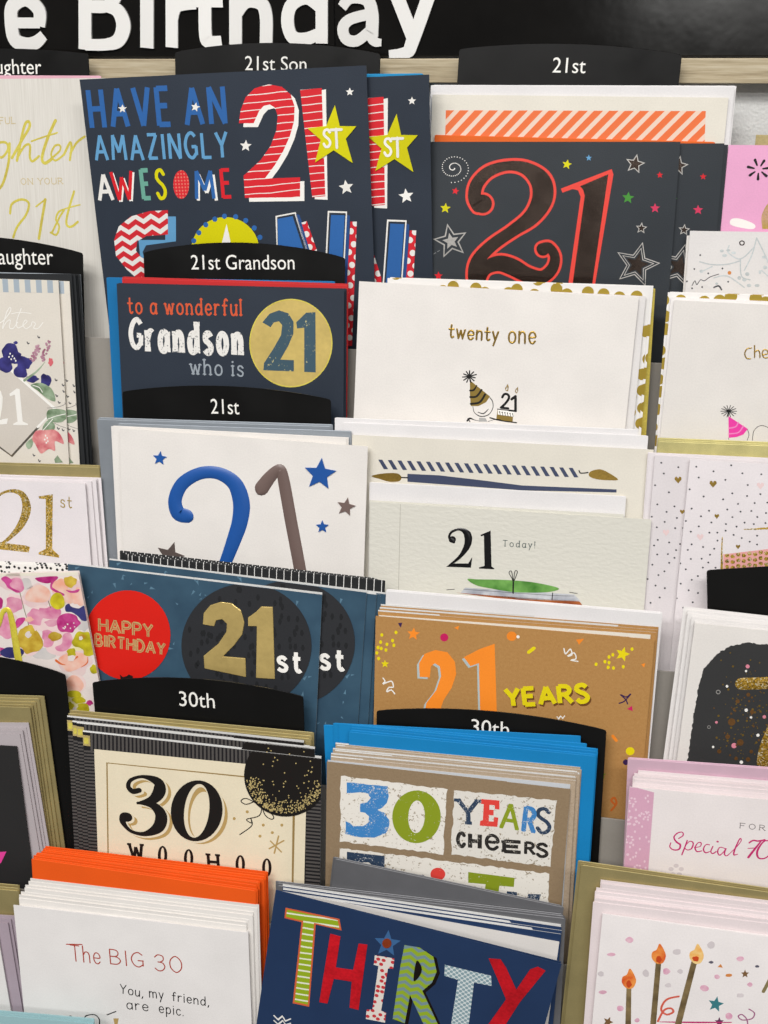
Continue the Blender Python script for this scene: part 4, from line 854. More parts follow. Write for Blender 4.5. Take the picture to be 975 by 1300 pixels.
MA = wash('magenta_wash', '#b0186f', '#d8559c', 130); PI = wash('pink_wash', '#d9729f', '#efb4c4', 90); PE = wash('peach_wash', '#f0a98f', '#f3d0c0', 90); MU = wash('mustard_wash', '#a89a12', '#d8cc2c', 110); ND = wash('ink_blue_wash', '#2a2a5c', '#3d3d78', 100); OC = wash('ochre_wash', '#b58a1c', '#dcc04a', 110); PG = wash('pale_grey_wash', '#cfcac8', '#e4ddd8', 60)
i = c.ink('pale_wash_flowers', PG, 1); i.blob(370, 840, 96, 54); i.blob(200, 270, 72, 54); i.blob(690, 610, 48, 48); i.blob(60, 480, 48, 36); i.done()
i = c.ink('pale_wash_flowers', wash('blush_wash', '#efc9cc', '#f3dcd6', 60), 1)
for (x, y, r) in ((90, 250, 95), (300, 370, 120), (560, 330, 120), (380, 560, 140), (60, 600, 100), (500, 750, 125), (620, 920, 130), (620, 1100, 105), (240, 760, 120), (120, 420, 85)): i.blob(x, y, r, r*.8)
i.done()
i = c.ink('pale_wash_flowers', wash('lemon_wash', '#e9dfa0', '#f0e8c4', 60), 1)
for (x, y, r) in ((680, 760, 90), (260, 700, 70), (480, 420, 66), (610, 1230, 80), (160, 840, 60)): i.blob(x, y, r, r*.8)
i.done()
i = c.ink('pink_flowers', PI, 2); i.blob(120, 440, 72, 66); i.blob(290, 540, 66, 72); i.blob(410, 510, 96, 54); i.blob(430, 590, 66, 30); i.blob(40, 620, 78, 102); i.blob(390, 690, 48, 42); i.blob(400, 745, 48, 48); i.poly([(520, 690), (570, 670), (598, 720), (585, 780), (540, 820), (480, 822), (455, 790), (510, 760)], True); i.blob(135, 280, 72, 60); i.done()
i = c.ink('peach_flowers', PE, 3); i.poly([(215, 350), (260, 300), (330, 275), (400, 310), (415, 370), (380, 415), (290, 420), (215, 400)], True); i.blob(490, 290, 72, 60); i.blob(570, 370, 60, 54); i.blob(655, 375, 54, 72); i.poly([(550, 1065), (590, 1025), (640, 1030), (685, 1080), (690, 1120), (650, 1160), (580, 1160), (555, 1120)], True); i.poly([(490, 880), (560, 840), (640, 830), (720, 860), (720, 920), (640, 970), (560, 990), (500, 930)], True); i.blob(240, 560, 36, 24); i.done()
i = c.ink('magenta_flowers', MA, 4); i.poly([(305, 215), (470, 205), (460, 240), (400, 262), (340, 255), (300, 235)], True); i.poly([(10, 225), (50, 205), (100, 240), (80, 270), (100, 300), (165, 330), (130, 335), (70, 300), (40, 260)], True); i.poly([(420, 260), (450, 245), (430, 290), (480, 325), (530, 350), (520, 365), (440, 325), (415, 300)], True); i.poly([(545, 318), (600, 325), (655, 310), (640, 338), (580, 340)], True); i.blob(560, 590, 102, 74, 15, .16); i.poly([(140, 560), (200, 545), (205, 570), (160, 620), (120, 640)], True); i.poly([(0, 790), (40, 800), (75, 850), (0, 860)]); i.blob(0, 430, 24, 48); i.blob(740, 1250, 30, 21); i.done()
i = c.ink('mustard_flowers', MU, 5); i.blob(475, 412, 60, 67, 11, .12); i.blob(680, 730, 81, 72, 13, .15); i.blob(740, 810, 57, 57); i.blob(590, 835, 38, 36); i.blob(785, 970, 43, 38); i.blob(610, 1175, 66, 33); i.blob(650, 1225, 54, 33); i.blob(575, 1280, 36, 36); i.blob(690, 1290, 54, 36); i.done()
i = c.ink('ochre_flowers', OC, 6); i.blob(245, 735, 114, 102, 14, .18); i.blob(455, 700, 54, 38); i.blob(580, 250, 57, 45); i.blob(240, 640, 45, 31); i.blob(680, 700, 26, 21); i.done()
i = c.ink('blue_flower', ND, 7); i.poly([(540, 450), (570, 430), (590, 455), (650, 470), (700, 450), (722, 560), (680, 570), (640, 530), (590, 500), (545, 495)], True); i.blob(110, 835, 96, 42); i.done()
i = c.ink('orange_edges', paper('orange_wash', '#e8743a'), 8); i.stroke([(465, 900), (500, 925), (540, 935)], [22, 16, 4]); i.stroke([(600, 895), (640, 868)], 14); i.stroke([(725, 870), (720, 920), (670, 955)], [3, 9, 3]); i.done()
i = c.ink('flower_highlights', FB, 9); i.blob(232, 685, 26, 28); i.blob(590, 880, 31, 26); i.blob(668, 715, 16, 16)
for q in range(9): i.circ(560+random.uniform(-40, 75), 600+random.uniform(-10, 40), 7, 6, 6)
i.done()
i = c.ink('fine_stems', paper('olive_grey_print', '#8a8468'), 3); i.stroke([(165, 340), (195, 460), (235, 600), (240, 650)], 6); i.stroke([(400, 410), (418, 465)], 7); i.stroke([(300, 650), (320, 700)], 4); i.done()
c.ink('gold_letter', foil('yellow_gold_foil', '#f4dc50', .25, metal=.3), 10).stroke([(-30, 660), (0, 590), (20, 510), (50, 480), (80, 500), (105, 600), (125, 720), (150, 870), (170, 960)], [20, 30, 34, 38, 44, 52, 56, 60, 60], dome=.0004).done()
FL = c

# teal 21st cards
BKD = stripes('black_white_dashes', '#e8e6e2', '#222324', .0052, .09, 0, 0)
stack('envelope', BKD, 3, .0085, (163, 705), (489, 737), 4, -4, 2.0, 'black envelope with thin white dashes', 'behind the teal 21st cards', 'envelope', 'black dashed envelopes behind the teal cards', kind='env', jit=(1.2, .5), dr=1)
TEAL = wash('teal_blue_card', '#2f4a5e', '#3a586c', 40)
c = Card('greeting_card', 'folded_card', TEAL, 3, .0150, (86, 716), (409, 755), 'teal card with red Happy Birthday balloon and gold 21st balloon, front copy', 'greeting card', gap=.0016, liner=.0008)
tl = c; c.view(0, 580, ZK); random.seed(4)
LT = paper('pale_teal_specks', '#5f8297')
i = c.ink('pale_confetti', LT, 1)
for q in range(120):
    x, y = random.uniform(265, 1230), random.uniform(400, 1150); a = random.uniform(0, 6.3); r = random.uniform(6, 15)
    i.poly([(x+r*math.cos(a), y+r*math.sin(a)), (x+r*.7*math.cos(a+2.3), y+r*.7*math.sin(a+2.3)), (x+r*.5*math.cos(a+3.6), y+r*.5*math.sin(a+3.6))])
i.done()
c.ink('red_balloon', paper('balloon_red', '#da2218', .4, .04), 14).circ(480, 668, 160, 168, 50).poly([(470, 832), (450, 862), (500, 860)]).done()
c.ink('black_knot', BLACKP, 15).poly([(450, 815), (462, 825), (475, 822), (484, 815), (500, 822), (498, 840), (455, 840)]).done()
GI = foil('muted_gold_ink', '#d6c080', .4, metal=.3)
i = c.ink('gold_lettering', GI, 16); i.hand('HAPPY', (374, 652), (572, 676), 46, 10, cap='flat', sp=.24); i.hand('BIRTHDAY', (360, 706), (618, 742), 42, 9.5, cap='flat', sp=.26); i.done()
i = c.ink('gold_letter_inlay', MATS['balloon_red'], 20); i.hand('HAPPY', (374, 652), (572, 676), 44, 2, cap='flat', sp=.24); i.hand('BIRTHDAY', (360, 706), (618, 742), 40, 1.8, cap='flat', sp=.26); i.done()
DKB = paper('charcoal_balloon', '#2e2f32', .5, .05)
c.ink('dark_balloon', DKB, 14).circ(925, 708, 244, 234, 60).done()
i = c.ink('dark_balloon_flecks', paper('darker_flecks', '#232426', .5), 16)
for q in range(110):
    a = random.uniform(0, 6.3); r = math.sqrt(random.random())*.93; x, y = 925+244*r*math.cos(a), 708+234*r*math.sin(a); i.circ(x, y, 7, 13, 6)
i.done()
GB = foil('embossed_gold_foil', '#e8cb80', .26, 0, 300, .12, .5)
N2 = [(762, 627), (765, 585), (790, 555), (830, 543), (870, 548), (905, 575), (918, 620), (910, 665), (880, 705), (838, 747), (922, 754), (924, 825), (768, 792), (765, 745), (820, 700), (850, 655), (852, 625), (835, 608), (812, 612), (805, 634)]
def bevelnum(c, pts, mat, h=.0006):
    i = c.ink('gold_numeral', mat, 17); cx = sum(p[0] for p in pts)/len(pts)
    i.poly(pts, h=h); o = i.done(); b = o.modifiers.new('emboss', 'BEVEL'); b.width = .0005; b.segments = 3; b.limit_method = 'ANGLE'; return o
bevelnum(c, N2, GB)
c.view(300, 580, ZK); bevelnum(c, [(45, 602), (75, 580), (95, 560), (138, 562), (146, 832), (75, 828), (78, 634), (45, 634)], GB)
c.ink('white_lettering', PRINTW, 18).hand('st', (158, 800), (242, 806), 78, 15, cap='flat', sp=.3).done()
dup(tl, 3, .0125, (141, 711), (463, 752), 'second teal 21st balloon card, its st showing right of the front copy')
stack('greeting_card', TEAL, 3, .0113, (172, 717), (478, 755), 3, 5, 0.3, 'teal card edge', 'right of the teal 21st balloon cards', 'greeting card', 'teal card edges', liner=.0008, dt=.001, jit=(1, .5))
tabcard(3, .0225, (117, 862), (385, 888), 16, 'black divider tab reading 30th over the teal balloon cards', text='30th', tb=((228, 897), (273, 900)), th=20) if False else None

# kraft 21 YEARS
stack('envelope', ENVW, 3, .0105, (490, 750), (841, 779), 2, 0, 2.5, 'white envelope', 'behind the brown kraft 21 YEARS card', 'envelope', 'white envelopes behind the kraft 21 card', kind='env', jit=(1, .4))
def mk_kraft(name, a, b):
    k = NT(name); f = k.noise(500, 6, rough=.75); g = k.noise(2500, 2, k.co((1, .3, 1)))
    k.base(k.ramp(k.math('ADD', k.math('MULTIPLY', f, .6), k.math('MULTIPLY', g, .4)), [(.3, srgb(a)), (.7, srgb(b))]), .7); k.bump(f, .25, .0003); return k.m
KR = mk_kraft('kraft_board', '#ae7c42', '#c4965a'); KR2 = mk_kraft('grey_kraft_board', '#8a7458', '#a18a6c')
stack('greeting_card', KR, 3, .0132, (480, 776), (833, 803), 3, 1.0, 3.6, 'kraft card edge', 'behind the 21 YEARS card', 'greeting card', 'kraft card edges behind the 21 YEARS card', jit=(1, .5), gap=.0009, liner=.0008)
stack('greeting_card', CREAM, 3, .0140, (481, 781), (826, 806), 1, 0, 0, 'cream inner sheet', 'just behind the front 21 YEARS kraft card', 'greeting card', None)
c = Card('greeting_card', 'folded_card', KR, 3, .0155, (477, 782), (831, 812), 'brown kraft card with orange 21 and yellow YEARS lettering', 'greeting card', gap=.0012)
c.view(460, 760, 2.5); ORP = paper('orange_print', '#fb8f2c', .45); PB = paper('pale_blue_print', '#b9c6c6', .5); YL = paper('lemon_print', '#e8d512', .45); BRN = paper('brown_shadow_print', '#6b4420', .5)
K2 = [(182, 248), (180, 205), (198, 175), (232, 163), (270, 170), (294, 200), (298, 240), (284, 282), (258, 322), (250, 345), (252, 400), (190, 400), (204, 330), (235, 290), (250, 245), (246, 215), (230, 205), (218, 215), (214, 250)]
K1 = [(322, 186), (372, 160), (420, 143), (428, 400), (375, 400), (370, 205), (343, 214)]
i = c.ink('numeral_shadow', PB, 1); i.poly(K2, dx=-7, dy=5); i.poly(K1, dx=-6, dy=6); i.done(); i = c.ink('orange_numeral', ORP, 2); i.poly(K2); i.done(); i = c.ink('orange_numeral', ORP, 2); i.poly(K1); i.done()
c.ink('lettering_shadow', BRN, 1).hand('YEARS', (464, 347), (722, 333), 58, 15, sp=.25, cap='flat', jit=.0).done(); c.ink('yellow_lettering', YL, 8).hand('YEARS', (460, 341), (718, 326), 58, 15, sp=.25, cap='flat', jit=.0).done()
i = c.ink('yellow_confetti', YL, 1)
for (x, y) in ((62, 115), (107, 107), (58, 138), (78, 145), (96, 133), (50, 155), (60, 158), (75, 163), (46, 172), (52, 190), (100, 148), (742, 208), (783, 185), (795, 178), (770, 200), (783, 203), (828, 216), (856, 160), (797, 220), (780, 218)): i.circ(x, y, 5, 6, 8)
i.star(72, 207, 13); i.star(826, 176, 24, .3); i.stroke([(528, 170), (545, 157)], 11); i.circ(850, 484, 14, 13); i.done()
i = c.ink('orange_confetti', ORP, 1); i.star(162, 112, 21, .1); i.circ(474, 119, 16, 15, 16); i.poly([(292, 92), (307, 86), (304, 99)]); i.poly([(678, 130), (704, 127), (688, 146)]); i.poly([(885, 208), (898, 205), (894, 218)]); i.stroke([(795, 436), (806, 450)], 10); i.done()
c.ink('pink_confetti', paper('magenta_print', '#cc2160', .4), 1).circ(260, 123, 13, 13, 16).poly([(840, 350), (856, 340), (858, 357)]).done()
i = c.ink('purple_confetti', paper('deep_purple_print', '#3a2250', .4), 1); i.poly([(113, 78), (127, 76), (122, 92)]); i.stroke([(815, 332), (832, 325), (852, 302), (838, 312), (820, 305), (836, 320), (842, 334)], 4); i.circ(836, 519, 9); i.done()
i = c.ink('white_streamers', PRINTW, 1); i.stroke([(66, 252), (72, 262), (66, 270), (92, 262), (98, 280), (84, 282), (78, 295), (92, 290), (103, 302)], 4); i.stroke([(640, 158), (645, 175), (660, 160), (665, 178), (652, 182), (672, 172), (678, 190), (663, 195), (684, 199)], 4); i.circ(494, 121, 5); i.stroke([(618, 375), (622, 382), (630, 372), (636, 380), (642, 372)], 3, False); i.done()
c.ink('green_star', paper('lime_print', '#7a9a24', .45), 1).star(760, 560, 14).done(); c.ink('orange_squiggle', paper('burnt_orange_print', '#d06a28', .45), 1).stroke([(800, 652), (790, 640), (800, 632), (806, 650), (790, 672)], 7).done()

# black torn card with gold glitter 7
tabcard(3, .004, (897, 724), (1150, 716), 3, 'blank black divider tab at right edge below the hearts cards')
stack('greeting_card', WHITE2, 3, .0145, (882, 788), (1190, 822), 5, -3.6, 4.6, 'white card edge', 'behind the black torn paper glitter card', 'greeting card', 'white card edges behind the torn paper glitter card', jit=(1.2, .6), dt=.0016)
c = Card('greeting_card', 'folded_card', WHITE, 3, .0162, (882, 791), (1190, 824), 'white card with black torn patch and gold glitter numeral and bubbles', 'greeting card')
c.view(840, 760, 5.911); random.seed(9)
ol = [(190, 1240), (215, 1060), (245, 850), (262, 760), (275, 660), (320, 520), (420, 410), (520, 355), (650, 330), (800, 345), (1000, 360), (1300, 400), (1300, 1700), (160, 1700)]
pts = []
for a, b in zip(ol, ol[1:]):
    n = max(2, int(math.hypot(b[0]-a[0], b[1]-a[1])/14))
    for q in range(n): t = q/n; pts.append((a[0]+(b[0]-a[0])*t+random.uniform(-5, 5), a[1]+(b[1]-a[1])*t+random.uniform(-5, 5)))
c.ink('torn_black_patch', paper('slate_black_print', '#343434', .6), 1).poly(pts).done()
GG2 = glitter('deep_gold_glitter', '#b08a30', 1400)
i = c.ink('glitter_numeral', GG2, 2); i.stroke([(600, 640), (800, 632), (1000, 610)], [100, 100, 110], dome=.0003); i.done(); i = c.ink('glitter_numeral', GG2, 3); i.stroke([(760, 1230), (790, 1100), (900, 850), (990, 640)], [95, 100, 110, 110], dome=.0003); i.done()
inks = [c.ink('gold_bubbles', foil('bubble_gold', '#9a7c34', .4), 4), c.ink('white_bubbles', PRINTW, 5), c.ink('pink_bubbles', paper('bubble_pink', '#e08a9c'), 5), c.ink('copper_bubbles', foil('bubble_copper', '#8a6238', .4), 5)]
for q in range(170):
    x, y = random.gauss(680, 150), random.gauss(880, 220)
    if x < 330 or y < 400 or y > 1235: continue
    inks[0 if random.random() < .7 else 3].circ(x, y, random.choice([4, 5, 6, 9]), n=7)
for (x, y, r) in ((525, 925, 28), (590, 1078, 25), (495, 1035, 18), (432, 1145, 16), (648, 1205, 17), (558, 1198, 14), (672, 1147, 14), (570, 770, 16), (650, 720, 15), (678, 850, 16)): inks[3].circ(x, y, r)
for (x, y, r) in ((645, 508, 15), (543, 1102, 20), (770, 886, 13), (411, 927, 10)): inks[2].circ(x, y, r)
for (x, y, r) in ((634, 836, 13), (490, 657, 10), (722, 1024, 12), (386, 1112, 9), (598, 1226, 13), (670, 890, 9), (633, 543, 9)): inks[1].circ(x, y, r)
for i in inks: i.done()
i = c.ink('silver_rings', SILF, 6); i.ring(424, 700, 17, 16, 12, 11, n=14); i.ring(355, 963, 13, 13, 9, 9, n=12); i.done()

# ================================================================== ROW 4
tabcard(4, .003, (-160, 842), (83, 856), 18, 'blank black divider board behind the gold envelopes at left edge')
stack('envelope', GOLDE, 4, .0100, (-140, 893), (38, 898), 5, 4.2, 3.6, 'antique gold envelope', 'behind the black and pink card at left edge', 'envelope', 'antique gold envelopes at left edge', kind='env', jit=(1, .5), dt=.001)
stack('greeting_card', paper('lilac_grey_card', '#b7aeb0', .45), 4, .0145, (-150, 930), (25, 932), 4, 3.4, 4.5, 'pale grey card', 'behind the black and pink card at left edge', 'greeting card', 'pale grey cards behind the black and pink card', jit=(.8, .5), dt=.001)
BC = paper('soft_black_card', '#2c2b2b', .5)
c = Card('greeting_card', 'folded_card', BC, 4, .0166, (-158, 938), (21, 948), 'black card with hot pink stroke at the left edge of the photo', 'greeting card')
c.view(0, 840, ZK); c.ink('pink_stroke', paper('neon_pink_print', '#e8459c', .4), 1).poly([(-90, 720), (24, 712), (5, 752), (-60, 830)]).done(); c.ink('white_ticks', PRINTW, 1).stroke([(40, 895), (46, 905)], 4, False).stroke([(66, 895), (58, 908)], 4, False).done()

# 30 WOOHOO
tabcard(4, .003, (117, 866), (385, 884), 13, 'black divider tab reading 30th between teal and WOOHOO cards', text='30th', tb=((228, 896), (273, 899)), th=20)
stack('envelope', GOLDE, 4, .0085, (85, 909), (395, 938), 3, 1.5, 4.2, 'antique gold envelope', 'behind the 30 WOOHOO cards', 'envelope', 'antique gold envelopes behind the WOOHOO cards', kind='env', jit=(1, .4))
c = Card('greeting_card', 'folded_card', paper('ribbon_black_card', '#1f1e20', .5), 4, .0158, (105, 929), (408, 963), 'black ribbed card with cream panel 30 WOOHOO and glitter balloon, front copy', 'greeting card', gap=.001, liner=.0009)
wo = c; c.view(110, 930, 3.145)
STG = paper('stripe_grey_print', '#56524f', .5)
i = c.ink('ribbed_border', STG, 1)
for q in range(60): x = 15+q*15.6; y = 12+(x-15)*.09; i.poly([(x, y-20), (x+8.5, y-20+.8), (x+9.5, y+70), (x+1, y+69)])
for q in range(40): y = 75+q*13.5; i.poly([(-18+q*.8, y-5), (47, y-1), (47, y+6.5), (-18+q*.8, y+2.5)])
for q in range(34): y = 120+q*14.5; i.poly([(874, y), (938, y+6), (938, y+13.5), (874, y+7.5)])
i.done()
CR = paper('warm_cream_print', '#efe3c6', .5)
c.ink('cream_panel', CR, 14).poly([(31, 65), (880, 148), (862, 900), (60, 900)]).done()
i = c.ink('panel_rule', paper('tan_print', '#a08450', .5), 16); i.stroke([(96, 900), (82, 120), (640, 176), (830, 190), (818, 900)], 5, False, 'flat'); i.done()
TAN = paper('gold_tan_print', '#c0a064', .5); BLP = paper('warm_black_print', '#1d1a18', .4)
def threeO(ink, dx, dy, dw=0):
    ink.stroke([(x+dx, y+dy) for x, y in ((212, 228), (185, 232), (168, 212), (180, 186), (228, 174), (285, 195), (292, 232), (262, 268), (205, 280))], [20+dw, 22+dw, 18+dw, 14+dw, 14+dw, 38+dw, 48+dw, 34+dw, 9+dw])
    ink.stroke([(x+dx, y+dy) for x, y in ((205, 278), (262, 286), (298, 325), (288, 375), (235, 402), (180, 392), (148, 358), (152, 338), (165, 335))], [9+dw, 30+dw, 46+dw, 44+dw, 20+dw, 14+dw, 22+dw, 40+dw, 38+dw])
i = c.ink('numeral_shadow', TAN, 17); threeO(i, 20, 16); i.ring(462, 330, 102, 114, 48, 96, .1); i.done()
i = c.ink('numeral_gap', CR, 24); threeO(i, 7, 6, 4); i.ring(449, 316, 104, 124, 42, 100, .1); i.done()
i = c.ink('black_numeral', BLP, 31); threeO(i, 0, 0); i.done(); i = c.ink('black_numeral', BLP, 32); i.ring(441, 310, 103, 122, 50, 108, .12); i.done()
i = c.ink('slab_lettering', BLP, 17)
for ch, x, y in (('W', 180, 505), ('O', 288, 520), ('O', 392, 533), ('H', 492, 545), ('O', 598, 557), ('O', 704, 570)):
    if ch == 'O': i.ring(x+16, y-32, 19, 37, 7, 30)
    else: i.hand(ch, (x-2, y), (x+(48 if ch == 'W' else 36), y+3), 66, 12, slab=.16, cap='flat')
i.done()
c.ink('glitter_balloon', BLP, 34).circ(797, 168, 167, 165, 60).done(); random.seed(12)
i = c.ink('gold_speckle', GI, 36)
for q in range(420):
    t = random.random(); a = 1.57+random.uniform(-1.5, 1.6); r = .95-abs(random.gauss(0, .16)); x, y = 795+162*r*math.cos(a), 180+148*r*math.sin(a)
    if x < 632 or r > .99: continue
    s_ = random.uniform(2.2, 3.8); i.poly([(x-s_, y), (x, y-s_), (x+s_, y), (x, y+s_)])
for q in range(26): x, y = random.uniform(665, 910), random.uniform(95, 220); i.poly([(x-3.5, y), (x, y-3.5), (x+3.5, y), (x, y+3.5)])
i.done()
i = c.ink('ribbon_bow', BLP, 18); i.stroke([(700, 290), (660, 265), (620, 270), (640, 285), (700, 285), (660, 300)], 3.5) if False else i.stroke([(692, 290), (640, 262), (617, 272), (640, 285), (690, 268), (700, 288), (690, 330), (640, 345), (660, 360), (655, 340), (660, 370), (612, 406)], 4); i.stroke([(700, 290), (745, 330), (740, 345), (715, 330), (700, 295)], 4); i.done()
i = c.ink('tan_sparkle', TAN, 18); i.stroke([(767, 412), (750, 480)], 6); i.stroke([(730, 462), (788, 430)], 6); i.stroke([(735, 432), (778, 475)], 6)
for (x, y) in ((590, 342), (642, 315), (706, 368), (742, 398), (693, 412), (780, 368)): i.circ(x, y, 6)
i.done()
gi = c.ink('gold_corner', GI, 16); gi.poly([(-16, 8), (14, 12), (16, 54), (-14, 50)]); gi.done(); gi = c.ink('gold_corner_inset', GOLDP, 17); gi.poly([(-10, 18), (8, 20), (9, 46), (-9, 43)]); gi.done()
for q, (dx, dy, nm) in enumerate(((-8, 11, 'second'), (-14, 12.5, 'third'), (-21, 19, 'fourth'))):
    dup(wo, 4, .0145-q*.0012, (105+dx, 929-dy), (408+dx, 963-dy-1), f'{nm} black ribbed WOOHOO card from the front, gold corner and stripes showing at left', 'WOOHOO cards behind the front copy')

# kraft 30 YEARS CHEERS
tabcard(4, .003, (478, 902), (770, 927), 12, 'black divider tab with half hidden 30th above the blue envelopes', text='30th', tb=((598, 931), (646, 935)), th=21)
BLE = paper('azure_envelope_paper', '#0f82c0', 0.6)
stack('envelope', BLE, 4, .0108, (443, 929), (757, 960), 4, 0.4, 3.2, 'azure blue envelope', 'behind the kraft 30 YEARS CHEERS card', 'envelope', 'azure blue envelopes behind the kraft 30 card', kind='env', jit=(1.2, .7), dt=.0008)
stack('envelope', BLE, 4, .0070, (430, 918), (745, 944), 2, -8, 0, 'azure blue envelope shifted left', 'behind the kraft 30 YEARS CHEERS card', 'envelope', 'azure blue envelopes shifted left', kind='env', dr=-9, jit=(1, .6), dt=.0008)
stack('envelope', BLE, 4, .0053, (411, 920), (716, 938), 1, 0, 0, 'azure blue envelope jutting out furthest left', 'behind the kraft 30 YEARS CHEERS card', 'envelope', None, kind='env')
KE = mk_kraft('kraft_edge_board', '#a08a70', '#c2b09a')
SBL = paper('grey_blue_white_card', '#c9cdd2', .5)
stack('greeting_card', KE, 4, .0148, (420, 961), (731, 991), 6, 1.4, 3.4, 'kraft card edge', 'behind the kraft 30 YEARS CHEERS card', 'greeting card', 'kraft card edges behind the kraft 30 card', jit=(1.5, .8), dt=.0008, gap=.0005, liner=.0006)
stack('greeting_card', SBL, 4, .0152, (416, 965), (724, 996), 1, 0, 0, 'pale grey blue inner edge', 'just behind the kraft 30 YEARS CHEERS card', 'greeting card', None, gap=.0002)
c = Card('greeting_card', 'folded_card', KR2, 4, .0165, (415, 967), (724, 1002), 'grey kraft card with distressed 30 YEARS CHEERS blocks in blue, green and red', 'greeting card', gap=.0012)
c.view(410, 960, ZK); random.seed(6)
WD = distress('worn_white_block', '#ebe6dc', '#9a8b74', .425, 420)
def ragged(pts, step=16, amp=3):
    out = []
    for a, b in zip(pts, pts[1:]+pts[:1]):
        n = max(2, int(math.hypot(b[0]-a[0], b[1]-a[1])/step))
        for q in range(n): t = q/n; out.append((a[0]+(b[0]-a[0])*t+random.uniform(-amp, amp), a[1]+(b[1]-a[1])*t+random.uniform(-amp, amp)))
    return out
for pl in ([(66, 72), (466, 124), (450, 368), (66, 320)], [(494, 126), (878, 168), (852, 414), (480, 368)], [(64, 344), (850, 440), (838, 760), (56, 640)]): c.ink('white_block', WD, 1).poly(ragged(pl)).done()
DB = distress('worn_blue_print', '#3f86c6', '#e6e2d8', .425, 900); DO = distress('worn_olive_print', '#8a9a1c', '#e6e2d8', .38, 700); DN_ = distress('worn_navy_print', '#2b3f58', '#c9cacb', .42, 900); DR_ = distress('worn_coral_print', '#e8453c', '#f2e6dc', .37, 900); DK_ = distress('worn_black_print', '#262320', '#b8b2a6', .42, 900)
c.ink('blue_numeral', DB, 3).poly(ragged([(90, 98), (242, 112), (247, 150), (240, 175), (222, 192), (205, 200), (232, 212), (249, 240), (248, 268), (235, 288), (195, 306), (130, 303), (85, 290), (86, 242), (115, 262), (150, 263), (172, 248), (172, 226), (160, 212), (140, 210), (140, 178), (165, 172), (178, 155), (170, 140), (140, 136), (90, 138)], 14, 1.6)).done()
i = c.ink('olive_numeral', DO, 3); i.ring(351, 227, 91, 99, 31, 61, .05, 44); i.done()
c.ink('navy_letter', DN_, 3).hand('Y', (508, 252), (584, 256), 100, 17, slab=.11, cap='flat').done()
c.ink('coral_letter', DR_, 3).poly([(592, 160), (662, 166), (662, 200), (645, 198), (644, 184), (625, 182), (624, 200), (640, 202), (640, 222), (623, 221), (622, 244), (640, 245), (642, 228), (658, 230), (654, 265), (588, 260), (590, 242), (600, 240), (603, 180), (592, 178)]).done()
c.ink('green_letter', DO, 3).hand('A', (668, 268), (728, 276), 102, 15, slab=.07, cap='flat').done(); c.ink('blue_letter', DB, 3).hand('R', (752, 280), (790, 286), 100, 18, slab=.1, cap='flat').done(); c.ink('navy_letter', DN_, 3).hand('S', (806, 286), (852, 288), 102, 15).done()
i = c.ink('black_lettering', DK_, 3); i.hand('C', (506, 338), (530, 340), 58, 14); i.hand('H', (552, 343), (588, 346), 58, 16, cap='flat'); i.hand('e', (612, 346), (655, 350), 86, 13); i.hand('E', (680, 358), (742, 362), 46, 15, slab=.09, cap='flat'); i.hand('R', (760, 365), (792, 368), 48, 12, slab=.1, cap='flat'); i.hand('S', (806, 376), (842, 377), 54, 13); i.done()
c.ink('navy_letter', DN_, 3).poly([(90, 358), (232, 374), (228, 500), (185, 500), (188, 412), (172, 398), (150, 398), (140, 410), (140, 500), (88, 500)]).done()
i = c.ink('coral_dot', DR_, 3); i.circ(431, 442, 28, 24, 20); i.done(); c.ink('olive_letter', DO, 3).poly([(545, 434), (719, 456), (716, 490), (662, 486), (652, 560), (600, 560), (610, 480), (545, 474)]).done()
c.ink('navy_letter', DN_, 3).poly([(330, 440), (380, 446), (375, 520), (330, 520)]).poly([(690, 506), (728, 510), (726, 600), (680, 600)]).poly([(770, 516), (818, 518), (790, 600), (750, 600)]).done()

# pink 70 card
PKE = foil('pearl_pink_envelope', '#dcb8c8', .5, 0, 1500, .06, .25)
stack('envelope', PKE, 4, .0085, (797, 963), (1150, 988), 2, -1, 1.6, 'pearly pink envelope', 'behind the Special 70 card', 'envelope', 'pearly pink envelopes', kind='env', jit=(1.5, .5))
WPK = paper('rose_white_card', '#e9dcdc', .5)
stack('greeting_card', WPK, 4, .0140, (803, 994), (1150, 1023), 5, 1.2, 4.2, 'rose white card edge', 'behind the Special 70 card', 'greeting card', 'rose white card edges behind the Special 70 card', jit=(2.5, .6), dt=.001)
c = Card('greeting_card', 'folded_card', paper('pale_rose_card', '#ebe3e1', .5), 4, .0165, (799, 999), (1148, 1032), 'pale card with pink blossom band and Special 70 script at right edge', 'greeting card', gap=.0014)
c.view(780, 950, 5.0); PBN = paper('blossom_band_pink', '#d6a5bb', .5); random.seed(17)
c.ink('pink_band', PBN, 1).poly([(90, 235), (252, 280), (190, 1100), (20, 1100)]).done()
i = c.ink('pale_blossoms', paper('blossom_pale', '#ecccd8', .5), 2)
for (x, y, r) in ((115, 335, 32), (205, 420, 30), (115, 460, 42), (95, 580, 36), (150, 760, 30)):
    for q in range(6): a = q*math.tau/6+random.random()*.3; i.circ(x+r*.62*math.cos(a), y+r*.62*math.sin(a), r*.26, r*.2, 7)
for q in range(40): x, y = random.uniform(80, 225), random.uniform(290, 800); i.circ(x, y, 7, 9, 6)
i.done()
i = c.ink('grey_serif_lettering', paper('taupe_grey_print', '#5f5557', .5), 1); i.hand('FOR', (797, 506), (955, 522), 38, 4, slab=.1, sp=.5); i.done()
SPK = paper('raspberry_print', '#c22a6e', .45)
i = c.ink('script_lettering', SPK, 1)
